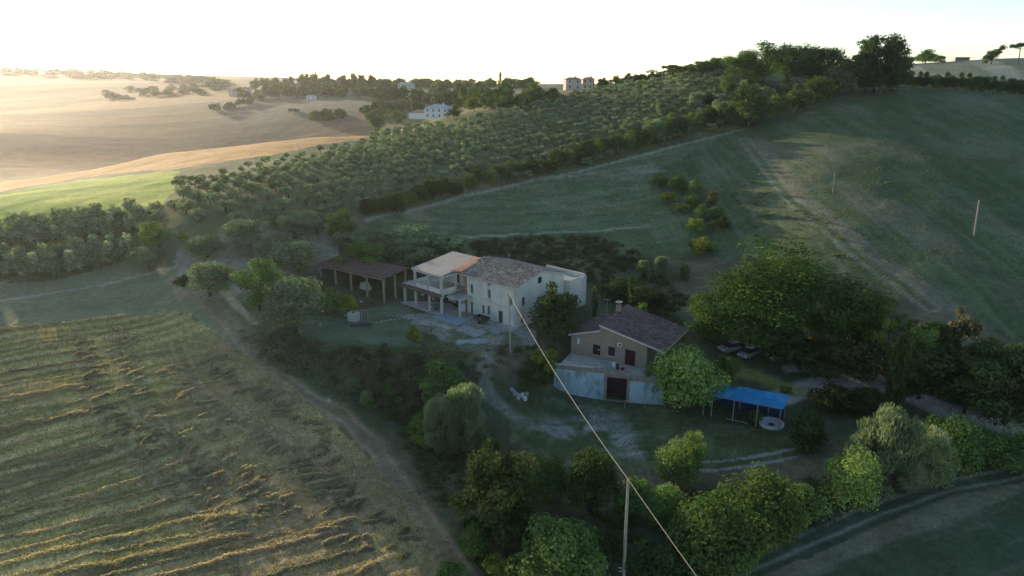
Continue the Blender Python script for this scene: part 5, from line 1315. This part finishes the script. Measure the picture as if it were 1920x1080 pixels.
# laundry rack on the terrace
la = px_wall(HM, 1156, 684, WY - 2.2)[0]
dr_ = setm('drying_rack', 'folding laundry rack standing on the terrace of the brown house', 'laundry rack', HM @ TR(la, WY - 2.2, FL))
m_ = MB()
for x in (-.7, .7): m_.tube((x, -.3, 0), (x, .1, 1.05), .02); m_.tube((x, .3, 0), (x, -.1, 1.05), .02)
for k in range(4): m_.tube((-.75, -.3 + k * .2, 1.06), (.75, -.3 + k * .2, 1.06), .012)
m_.build('frame', METAL, dr_)
def cloth(name, label, M, w_, h_, m, thick=.02):
    q = MB(); n = 8
    vs = []
    for j in range(6):
        for i in range(n + 1):
            vs.append((w_ * (i / n - .5), .03 * math.sin(i * 1.9 + j * .6) * (j / 5), -h_ * j / 5))
    k = len(vs); vs += [(a, b + thick, c) for a, b, c in vs]
    fs = [(j * (n + 1) + i, j * (n + 1) + i + 1, (j + 1) * (n + 1) + i + 1, (j + 1) * (n + 1) + i) for j in range(5) for i in range(n)]
    fs += [tuple(a + k for a in reversed(f)) for f in fs]
    q.add(vs, fs); return tag(q.build(name, m, None, M), label, 'cloth')
cloth('white_towel', 'white towel hanging on the laundry rack of the terrace', HM @ TR(la - .3, WY - 2.53, FL + 1.09), .5, .8, WHITEP)
cloth('dark_cloth', 'dark trousers-like cloth hanging on the laundry rack beside the white towel', HM @ TR(la + .3, WY - 2.53, FL + 1.09), .5, 1.0, PAINTD)
bk = root('laundry_basket', 'small red basket on the terrace floor beside the laundry rack', 'basket', (HM @ Vector((la + 1.0, WY - 2.3, FL)))[:])
m_ = MB(); m_.lathe([(.01, .02), (.2, .0), (.28, .38), (.31, .38), (.31, .42), (.27, .42), (.19, .04), (.01, .04)], 14); m_.build('tub', REDP, bk)
m_ = MB(); m_.path([(-.3, 0, .4), (-.2, 0, .56), (.2, 0, .56), (.3, 0, .4)], .015, 5); m_.build('handle', REDP, bk)

# ------------------------------------------------------------------ blue roofed shelter and the round pool
sc = [on_z(px, py, z) for px, py, z in ((1317.5, 738, -2.05), (1469, 767, -2.05), (1484, 741, -1.75), (1329, 715, -1.75))]
SMx = frame(sc[0][:2], (sc[1] - sc[0])[:2]); SI = SMx.inverted()
BS = setm('blue_shelter', 'long low shelter with a bright blue sheet roof on thin posts in the garden', 'shelter', SMx)
sl_ = [SI @ Vector(p) for p in sc]; Ls = sl_[1].x; Ws = (sl_[2].y + sl_[3].y) / 2; sk = (sl_[3].x + sl_[2].x - Ls) / 2
n = 24; vs = []; fs = []
for j in range(5):
    for i in range(n + 1):
        x = Ls * i / n + sk * j / 4; y = Ws * j / 4
        vs.append((x, y, -2.05 + .3 * j / 4 + .05 * math.sin(i * 2.1 + j * .7) + .03 * math.sin(i * 5.3) - .12 * math.sin(math.pi * j / 4) * abs(math.sin(i * .42))))
k_ = len(vs); vs += [(a, b, c - .04) for a, b, c in vs]
for j in range(4):
    for i in range(n):
        a = j * (n + 1) + i; f_ = (a, a + 1, a + n + 2, a + n + 1); fs.append(f_); fs.append(tuple(t + k_ for t in reversed(f_)))
for i in range(n): fs.append((i + 1, i, i + k_, i + 1 + k_)); a = 4 * (n + 1) + i; fs.append((a, a + 1, a + 1 + k_, a + k_))
m_ = MB(); m_.add(vs, fs); m_.build('roof', BLUETARP, BS)
m_ = MB(); m_.box(.05, .1, -2.24, Ls - .05, .18, -2.14); m_.build('rail', METAL, BS)
m_ = MB(); m_.box(sk + .05, Ws - .18, -1.94, sk + Ls - .05, Ws - .1, -1.84); m_.build('rail', METAL, BS)
def spost(x, y, z1):
    w_ = SMx @ Vector((x, y, 0)); z0 = float(ground(w_.x, w_.y)) - .15
    q = MB(); q.box(x - .07, y - .07, z0, x + .07, y + .07, z1); q.build('post', METAL, BS); return z0
for x in (.25, 1.35, 4.2, 7.2, Ls - .3): z0_ = spost(x, .14, -2.24)
for x in (.25, 4.2, 8.0, Ls - .3): spost(x + sk, Ws - .14, -1.94)
m_ = MB(); m_.box(3.4, -.3, z0_ + .5, 6.2, -.22, z0_ + .6); m_.build('rail', METAL, BS)
m_ = MB(); m_.box(.3 + sk, Ws - .06, z0_ + .3, Ls + sk - .3, Ws - .03, -1.98); m_.build('back_reflection_sheet', simple('dark_blue_reflection', (.02, .05, .13), .6, .2, 1), BS)  # added sheet, its dark blue stands for blue reflected under the roof
tb = at(1446, 797)
PO = root('round_pool', 'round white garden pool with a dark centre in front of the blue shelter', 'pool', tuple(tb))
m_ = MB(); m_.lathe([(1.5, -.1), (1.62, .32), (1.55, .42), (1.42, .40), (1.36, .16), (.01, .13)], 40); m_.build('basin', simple('pool_shell', (.52, .56, .57), .5, .15, 1), PO, smooth=True)
m_ = MB(); m_.lathe([(.01, .16), (.3, .16), (.42, .142)], 20); m_.build('drain_cover', PAINTD, PO)
m_ = MB(); m_.lathe([(1.40, .405), (1.44, .43), (1.58, .445), (1.62, .41)], 40); m_.build('rim', WHITEP, PO, smooth=True)
pp = at(1402, 726)
po = MB(); po.tube((0, 0, -.2), (0, 0, 1.6), .09, .07); o_ = po.build('wooden_post', WOOD); o_.location = tuple(pp); tag(o_, 'short pale wooden post behind the blue shelter', 'post')

# ------------------------------------------------------------------ parked cars
def car(px, py, ang, paint, label, group, L_=4.2):
    p = at(px, py); o = root('parked_car', label, 'car', tuple(p + [0, 0, .02]), R(ang), group)
    h = L_ / 2
    prof = [(-h, .35, .62, .80), (-h + .1, .28, .80, .84), (-h + .9, .25, .92, .86), (-.7, .25, .95, .87), (.9, .25, .95, .87), (h - .5, .25, .93, .86), (h - .08, .3, .88, .82), (h, .38, .68, .78)]
    b = MB(); vs = []; n = 8
    for x, z0, z1, wd in prof:
        vs += [(x, -wd * .9, z0), (x, -wd, z0 + .12), (x, -wd, z1 - .16), (x, -wd * .9, z1), (x, wd * .9, z1), (x, wd, z1 - .16), (x, wd, z0 + .12), (x, wd * .9, z0)]
    fs = [(i * n + k, i * n + (k + 1) % n, (i + 1) * n + (k + 1) % n, (i + 1) * n + k) for i in range(len(prof) - 1) for k in range(n)]
    fs += [tuple(range(n - 1, -1, -1)), tuple(range((len(prof) - 1) * n, len(prof) * n))]
    b.add(vs, fs); b.build('body', paint, o)
    g = MB(); g.hexa([(-h + .95, -.80, .93), (h - .25, -.80, .93), (h - .25, .80, .93), (-h + .95, .80, .93), (-h + 1.75, -.62, 1.42), (h - .85, -.62, 1.42), (h - .85, .62, 1.42), (-h + 1.75, .62, 1.42)]); g.build('windows', GLASS, o)
    r_ = MB(); r_.hexa([(-h + 1.7, -.64, 1.423), (h - .8, -.64, 1.423), (h - .8, .64, 1.423), (-h + 1.7, .64, 1.423), (-h + 1.85, -.56, 1.47), (h - .95, -.56, 1.47), (h - .95, .56, 1.47), (-h + 1.85, .56, 1.47)]); r_.build('roof', paint, o)
    for s in (-1, 1):
        for x in (-h + .78, h - .8): wheel(o, (x, s * .76, .31), .31, .2)
        q = MB(); q.box(-h - .01, s * .62 - .14, .62, -h + .12, s * .62 + .14, .76); q.build('headlight', WHITEP, o)
car(1371, 658, 22, PAINT, 'silver car under the big oaks, left of the parked pair', 'cars parked under the oaks')
car(1404, 668, 40, PAINT, 'silver car under the big oaks, right of the parked pair', 'cars parked under the oaks')
car(1745, 727, 12, PAINTD, 'dark car parked on the driveway among the trees at the right', 'cars parked along the driveway')
ch_ = root('garden_chair', 'white garden chair in the shade beside the parked cars', 'chair', tuple(at(1448, 676)), R(200))
m_ = MB(); m_.box(-.28, -.28, .4, .28, .28, .46); m_.build('seat', WHITEP, ch_); m_ = MB(); m_.box(-.28, .24, .462, .28, .3, .95); m_.build('backrest', WHITEP, ch_)
for x in (-.24, .24):
    for y in (-.24, .24): m_ = MB(); m_.box(x - .03, y - .03, 0, x + .03, y + .03, .398); m_.build('leg', WHITEP, ch_)

# ------------------------------------------------------------------ poles and the overhead cable
def upole(px, py, top, label, r0=.16, r1=.10, bracket=True, h=None):
    p = at(px, py); d_ = p[1]
    k = ray(*top); t = d_ / k[1]; zt = CAMZ + k[2] * t if h is None else p[2] + h; xt = k[0] * t if h is None else p[0]
    o = root('utility_pole', label, 'utility pole', tuple(p))
    m = MB(); m.tube((0, 0, -.4), (xt - p[0], 0, zt - p[2]), r0, r1, 12); m.build('pole', POLEM, o)
    if bracket:
        m = MB(); m.box(xt - p[0] - .45, -.05, zt - p[2] - .32, xt - p[0] + .45, .05, zt - p[2] - .22); m.build('crossarm', METAL, o)
        for s in (-.38, .38):
            m = MB(); m.tube((xt - p[0] + s, 0, zt - p[2] - .218), (xt - p[0] + s, 0, zt - p[2] - .02), .05, .035, 8); m.build('insulator', WHITEP, o)
    return np.array([xt, p[1], zt]), o
t1, _ = upole(957, 662, (954, 548), 'pale utility pole in front of the white farmhouse corner', .15, .1)
t2, pl2 = upole(1169, 1086, (1178, 899), 'tall concrete utility pole rising out of the trees at the bottom', .17, .11, False)
m_ = MB(); m_.box(-.55, -.22, 1.35, -.15, -.16, 1.45); m_.box(-.5, -.22, 1.0, .1, -.16, 1.08); m_.tube((-.15, -.19, 1.0), (-.1, -.19, 1.6), .04); m_.build('step_bracket', METAL, pl2)
t3, _ = upole(1826, 443, (1836, 375), 'pale leaning wooden pole alone on the hillside field', .17, .13, False)
t4, _ = upole(1561, 362, (1566, 321), 'thin grey pole standing far up the hillside field', .1, .07, False)
def hang(a, b, sag, n=20): return [tuple(a * (1 - i / n) + b * (i / n) - np.array([0, 0, sag * 4 * (i / n) * (1 - i / n)])) for i in range(n + 1)]
p5 = np.array([15.4, 32.3, float(ground(15.4, 32.3))]); t5 = np.array([15.4, 32.3, 4.9])
o5 = root('utility_pole', 'utility pole carrying the cable on beyond the bottom of the picture', 'utility pole', tuple(p5))
m_ = MB(); m_.tube((0, 0, -.4), (0, 0, 4.9 - p5[2]), .17, .11, 12); m_.build('pole', POLEM, o5)
m_ = MB(); m_.path(hang(t1 - [0, 0, .1], t2, .9), .032, 6); m_.path(hang(t2, t5, .15), .032, 6)
tag(m_.build('overhead_cable', CABLE), 'thick pale overhead cable running from the farmhouse pole down to the near pole', 'cable')

# ------------------------------------------------------------------ forecourt things
f1 = at(664, 602)
tk = root('water_tank', 'white square water tank on the grass in front of the pergola', 'water tank', tuple(f1), R(-20))
m_ = MB(); m_.box(-.8, -.6, .14, .8, .6, 1.55); m_.build('tank', simple('tank_plastic', (.40, .44, .42), .6, .12, 2), tk); m_ = MB(); m_.box(-.85, -.65, 0, .85, .65, .138); m_.build('pallet', WOOD, tk)
m_ = MB(); m_.lathe([(.01, 1.65), (.25, 1.65), (.25, 1.552)], 14); m_.build('lid', PAINTD, tk)
m_ = MB()
for x in (-.82, -.28, .28, .82): m_.box(x - .02, -.64, .14, x + .02, -.61, 1.57)
for z in (.5, 1.0, 1.57): m_.box(-.82, -.675, z - .02, .82, -.643, z + .02)
m_.build('cage', METAL, tk)
f2 = at(685, 604)
gt = root('gate_frame', 'thin pale gate frame standing open beside the white water tank', 'gate frame', tuple(f2), R(-20))
for x in (-.6, .6): m_ = MB(); m_.box(x - .05, -.05, -.1, x + .05, .05, 2.0); m_.build('post', WOOD, gt)
m_ = MB(); m_.box(-.7, -.06, 2.002, .7, .06, 2.1); m_.build('lintel', WOOD, gt)
f3 = at(677, 611)
item('dark_open_box', 'long dark open box on the grass below the white tank', 'trough', TR(*f3, R(4)), [(-1.7, -.35, -.05, 1.7, -.25, .32), (-1.7, .25, -.05, 1.7, .35, .32), (-1.7, -.248, -.05, -1.6, .248, .318), (1.6, -.248, -.05, 1.7, .248, .318), (-1.6, -.248, -.05, 1.6, .248, .05)], DARKIN)  # low open box with dark sides and floor
SG = 'stepping stones across the forecourt grass'
for i, (x, y) in enumerate(((706, 605), (715, 603), (724, 602), (732, 600), (741, 600), (749, 598), (757, 596), (766, 595), (775, 593))):
    p = at(x, y); m_ = MB(); a = rng.uniform(.18, .3); m_.lathe([(.01, .1), (a * .8, .1), (a, .03), (a * 1.05, -.1)], 8)
    o_ = m_.build('stepping_stone', STONE); o_.location = tuple(p); o_.scale = (1.3, .9, 1); o_.rotation_euler = (0, 0, rng.uniform(0, 3)); tag(o_, 'small pale stepping stone in the row across the forecourt grass', 'stone', SG)
for i, (x, y, lab) in enumerate(((617, 752, 'single pale boulder lying beside the lane below the bank'), (600, 610, 'pale rock on the forecourt edge left of the tank'), (648, 592, 'pale rock beside the white water tank'), (677, 566, 'pale rock at the foot of the pergola posts'), (945, 765, 'pale rock at the lower end of the garden path'), (605, 584, 'pale flat rock under the grey olive by the pergola'))):
    p = at(x, y); m_ = MB(); m_.lathe([(.01, .32), (.22, .3), (.36, .12), (.38, -.1)], 7); o_ = m_.build('boulder', STONE); o_.location = tuple(p); o_.scale = (rng.uniform(.7, 1.1), rng.uniform(.6, .9), rng.uniform(.7, 1)); o_.rotation_euler = (.1, .1, rng.uniform(0, 3)); tag(o_, lab, 'rock')
def sheet(px, py, w_, d_, rz, m, name, label, cat, th=.1, lift=.02):
    p = at(px, py); q = MB(); n = 6; r = np.random.default_rng(int(px))
    ed = r.normal(0, .12, (n + 1, n + 1, 2)); vs = []
    for j in range(n + 1):
        for i in range(n + 1):
            x = w_ * (i / n - .5) + ed[j, i, 0]; y = d_ * (j / n - .5) + ed[j, i, 1]; g = TR(p[0], p[1], 0, rz) @ Vector((x, y, 0))
            vs.append((g.x, g.y, float(ground(g.x, g.y)) + th + lift + r.uniform(0, .05)))
    k = len(vs); vs += [(a, b, c - th - .15) for a, b, c in vs]
    fs = []
    for j in range(n):
        for i in range(n): a = j * (n + 1) + i; fs.append((a, a + 1, a + n + 2, a + n + 1))
    for i in range(n):
        a = i; fs.append((a + 1, a, a + k, a + 1 + k)); a = n * (n + 1) + i; fs.append((a, a + 1, a + 1 + k, a + k)); a = i * (n + 1); fs.append((a, a + n + 1, a + n + 1 + k, a + k)); a = i * (n + 1) + n; fs.append((a + n + 1, a, a + k, a + n + 1 + k))
    q.add(vs, fs); return tag(q.build(name, m), label, cat)
va = math.atan2(-.683, .73)
sheet(846, 599, 6.2, 3.0, va, BLUECLOTH, 'patio_slab', 'pale bluish paved slab in front of the loggia', 'patio')
sheet(884, 622, 4.6, 2.8, va, simple('dusty_slab', (.30, .32, .30), .9, .2, 1.2, .3), 'patio_slab', 'pale rubble strewn slab in front of the farmhouse facade', 'patio')
sheet(884, 641, 4.6, 1.5, .05, BLUECLOTH, 'blue_tarpaulin', 'pale blue tarpaulin spread at the terrace edge below the farmhouse', 'tarpaulin', .05)
sheet(825, 612, 5.0, .8, va, STONE, 'low_kerb', 'low stone kerb edging the paved slab before the loggia', 'kerb', .2)
# rubbish heap
HP = 'sheets of the rubbish heap by the garden path'
for i, (x, y, m, c) in enumerate(((965, 738, FRAMEW, 'white'), (978, 742, WHITEP, 'white'), (988, 738, BLUECLOTH, 'blue'), (972, 747, FRAMEW, 'white'), (984, 748, WHITEP, 'white'), (960, 732, BLUECLOTH, 'blue'), (970, 741, BLUECLOTH, 'blue'))):
    p = at(x, y); m_ = MB(); a, b = rng.uniform(.3, .6), rng.uniform(.2, .4); vs = []
    for k in range(7):
        t = 2 * math.pi * k / 7; vs.append((a * math.cos(t) * rng.uniform(.7, 1.1), b * math.sin(t) * rng.uniform(.7, 1.1), rng.uniform(.15, .4)))
    vs.append((.1, 0, .5)); base = [(q_[0] * 1.05, q_[1] * 1.05, -.2) for q_ in vs[:7]]
    vs += base; fs = [(k, (k + 1) % 7, 7) for k in range(7)] + [(8 + k, 8 + (k + 1) % 7, (k + 1) % 7, k) for k in range(7)]
    m_.add(vs, fs); o_ = m_.build('plastic_sack', m); o_.location = tuple(p); o_.rotation_euler = (0, 0, rng.uniform(0, 3)); tag(o_, f'crumpled {c} sack in the rubbish heap beside the garden path', 'sack', HP)
# short fences on the bank edge
for (pts, lab) in (([(481, 602), (487, 604), (493, 607)], 'short fence of three pale stakes at the left end of the bank'), ([(546, 612), (552, 617), (558, 622), (563, 627)], 'short fence of pale stakes at the corner of the forecourt')):
    o = root('stake_fence', lab, 'fence')
    for x, y in pts:
        p = at(x, y); m_ = MB(); m_.tube((p[0], p[1], p[2] - .3), (p[0] - .25, p[1] + .05, p[2] + 1.7), .06, .045, 7); m_.build('stake', WOOD, o)
    a, b = at(*pts[0]), at(*pts[-1]); m_ = MB(); m_.tube((a[0] - .2, a[1], a[2] + 1.25), (b[0] - .2, b[1], b[2] + 1.25), .03, .03, 6); m_.build('rail', WOOD, o)
# pale stones along the driveway
o = root('stone_edging', 'line of pale stones edging the driveway under the dark trees at the right', 'wall')
for i, (x, y) in enumerate(((1790, 768), (1803, 772), (1815, 777), (1822, 781), (1840, 786), (1848, 789), (1862, 793), (1874, 798), (1885, 801), (1897, 805), (1907, 808))):
    p = at(x, y); m_ = MB(); s = rng.uniform(.3, .62); m_.lathe([(.01, .5 * s), (.5 * s, .5 * s), (.8 * s, .15 * s), (.85 * s, -.3)], 7); me_s = m_.build('stone', STONE, o, TR(*p, rng.uniform(0, 3)))

# ------------------------------------------------------------------ distant houses
def far_house(px, py, wpx, storeys, label, wall, roof, rz=0.0, depth=.7, wing=None, hip=True, chim=True, name='far_house', hscale=1.0):
    p = at(px, py); t = p[1] * _cp + (CAMZ - p[2]) * _sp; w_ = wpx * t / FPX; d_ = w_ * depth; h = 2.9 * storeys * hscale
    o = root(name, label, 'house', tuple(p - np.array([0, 0, .3])), rz)
    x, y = w_ / 2, d_ / 2; holes = []
    nw = max(2, int(w_ / 3.2))
    for s in range(storeys):
        for k in range(nw):
            cx = -x + w_ * (k + .5) / nw; holes.append((cx - .5, 1.1 + 2.9 * s, cx + .5, 2.5 + 2.9 * s))
    m = MB(); m.wall(-x, x, 0, h, .3, holes); m.build('front_wall', wall, o, TR(0, -y, 0))
    for hh in holes: window(o, TR(0, -y, 0), hh, shutter=SHUTTER)
    for nm, q in (('back_wall', (-x, y - .3, 0, x, y, h)), ('side_wall', (-x, -y + .302, 0, -x + .3, y - .302, h)), ('side_wall', (x - .3, -y + .302, 0, x, y - .302, h))):
        m = MB(); m.box(*q); m.build(nm, wall, o)
    e = .45; rh = min(w_, d_) * .2; i_ = d_ / 2 if hip else -.0
    rv = [(-x - e, -y - e, h + .002), (x + e, -y - e, h + .002), (x + e, y + e, h + .002), (-x - e, y + e, h + .002), (-x + i_ * .7, 0, h + rh), (x - i_ * .7, 0, h + rh)]
    m = MB(); m.add(rv, [(3, 2, 1, 0), (0, 1, 5, 4), (1, 2, 5), (2, 3, 4, 5), (3, 0, 4)]); r_ = m.build('roof', roof, o)
    if chim: m = MB(); m.box(x * .3, .3, h + rh * .5, x * .3 + .7, 1.0, h + rh + .9); m.build('chimney', wall, r_)
    if wing:
        sgn, ww, wh, wm, wr = wing; x0_, x1_ = (-x - ww, -x - .003) if sgn < 0 else (x + .003, x + ww)
        m = MB(); m.box(x0_, -y * .9, 0, x1_, y * .5, wh); m.build('wing_wall', wm, o)
        m = MB(); m.hexa([(x0_ - .3, -y * .9 - .3, wh + .002), (x1_, -y * .9 - .3, wh + .002), (x1_, y * .5, wh + .002), (x0_ - .3, y * .5, wh + .002), (x0_ + ww * .25, -y * .5, wh + 1.3), (x1_, -y * .5, wh + 1.3), (x1_, y * .2, wh + 1.3), (x0_ + ww * .25, y * .2, wh + 1.3)]); m.build('wing_roof', wr, o)
    return o
FW = simple('far_white', (.64, .68, .70), .9, .06, .5); FC = simple('far_cream', (.55, .47, .40), .9, .06, .5); FT = simple('far_terracotta', (.42, .22, .15), .9, .15, .8)
FG = simple('far_grey_roof', (.46, .50, .52), .8, .1, .5); FP = simple('far_pinkish', (.50, .36, .30), .9, .08, .5)
far_house(824, 221, 46, 2, 'white two storey house with pale roof on the far side of the olive grove', FW, FG, R(-14), .75, (-1, 10.0, 3.2, FW, FT), True)
far_house(1073, 168, 30, 2, 'terracotta roofed house on the skyline, left of the two by the grove top', FC, FT, R(10), .7)
far_house(1103, 168, 20, 2, 'pinkish house on the skyline, right of the two by the grove top', FP, FT, R(-15), .9)
far_house(455, 178, 30, 2, 'large pale villa beyond the ochre fields under the round tree', FC, FT, R(12), .6)
far_house(436, 180, 10, 2, 'narrow pale house just left of the large far villa', FC, FT, R(0), 1.0)
far_house(619, 176, 24, 2, 'white house in front of the tall far trees, right one', FW, FT, R(8), .6)
far_house(601, 177, 9, 2, 'narrow white house in front of the tall far trees, left one', FW, FT, R(-8), 1.0)
far_house(584, 186, 17, 1, 'low white building at the upper edge of the grey field', FW, FG, R(4), .5, chim=False)
far_house(762, 168, 30, 2, 'pale hazy house among trees on the skyline', FC, FG, R(6), .6)
far_house(957, 178, 16, 2, 'pale house behind the thin cypress on the skyline', FC, FT, R(-10), .8)
far_house(700, 171, 15, 1, 'small pale building right of the tall far trees', FW, FG, R(0), .6, chim=False)
# pale wall with a road behind it, low dark wagon, hut on the crest
p = at(955, 192); q = at(898, 191)
o = root('garden_wall', 'long low white wall below the skyline trees', 'wall')
m_ = MB(); dv = (p - q)[:2]; LW = float(np.linalg.norm(dv)); m_.box(0, -.2, -.6, LW, .2, 1.5); MW = frame(q[:2], dv, q[2]); m_.build('wall', FW, o, MW)
m_ = MB(); m_.box(-.05, -.28, 1.502, LW + .05, .28, 1.62); m_.build('coping', FC, o, MW)
p = at(549, 211)
wg = root('hay_wagon', 'dark wagon standing alone on the far grey field', 'wagon', tuple(p), R(5))
m_ = MB(); m_.box(-3.2, -1.2, 1.0, 3.2, 1.2, 3.2); m_.build('body', PAINTD, wg); m_ = MB(); m_.box(3.22, -1.0, 1.0, 4.9, 1.0, 2.6); m_.build('cab', PAINTD, wg)
for x in (-2.2, 2.2, 4.1):
    for s in (-1.1, 1.1): wheel(wg, (x, s, .55), .55, .35)
k = ray(1800, 118); yv = 440.0; hx = k[0] * yv / k[1]; hz = float(ground(hx, yv))
hu = root('crest_hut', 'long dark flat roofed hut on the far crest', 'hut', (hx, yv, hz - .4), R(-4))
m_ = MB(); m_.box(-4.2, -2, 0, 4.2, 2, 2.6); m_.build('wall', PAINTD, hu); m_ = MB(); m_.slab([(-4.7, -2.4, 2.85), (4.7, -2.4, 2.85), (4.7, 2.4, 3.0), (-4.7, 2.4, 3.0)], .2); m_.build('roof', PAINTD, hu)
print('built', round(time.time() - T0, 1), len(C.objects))
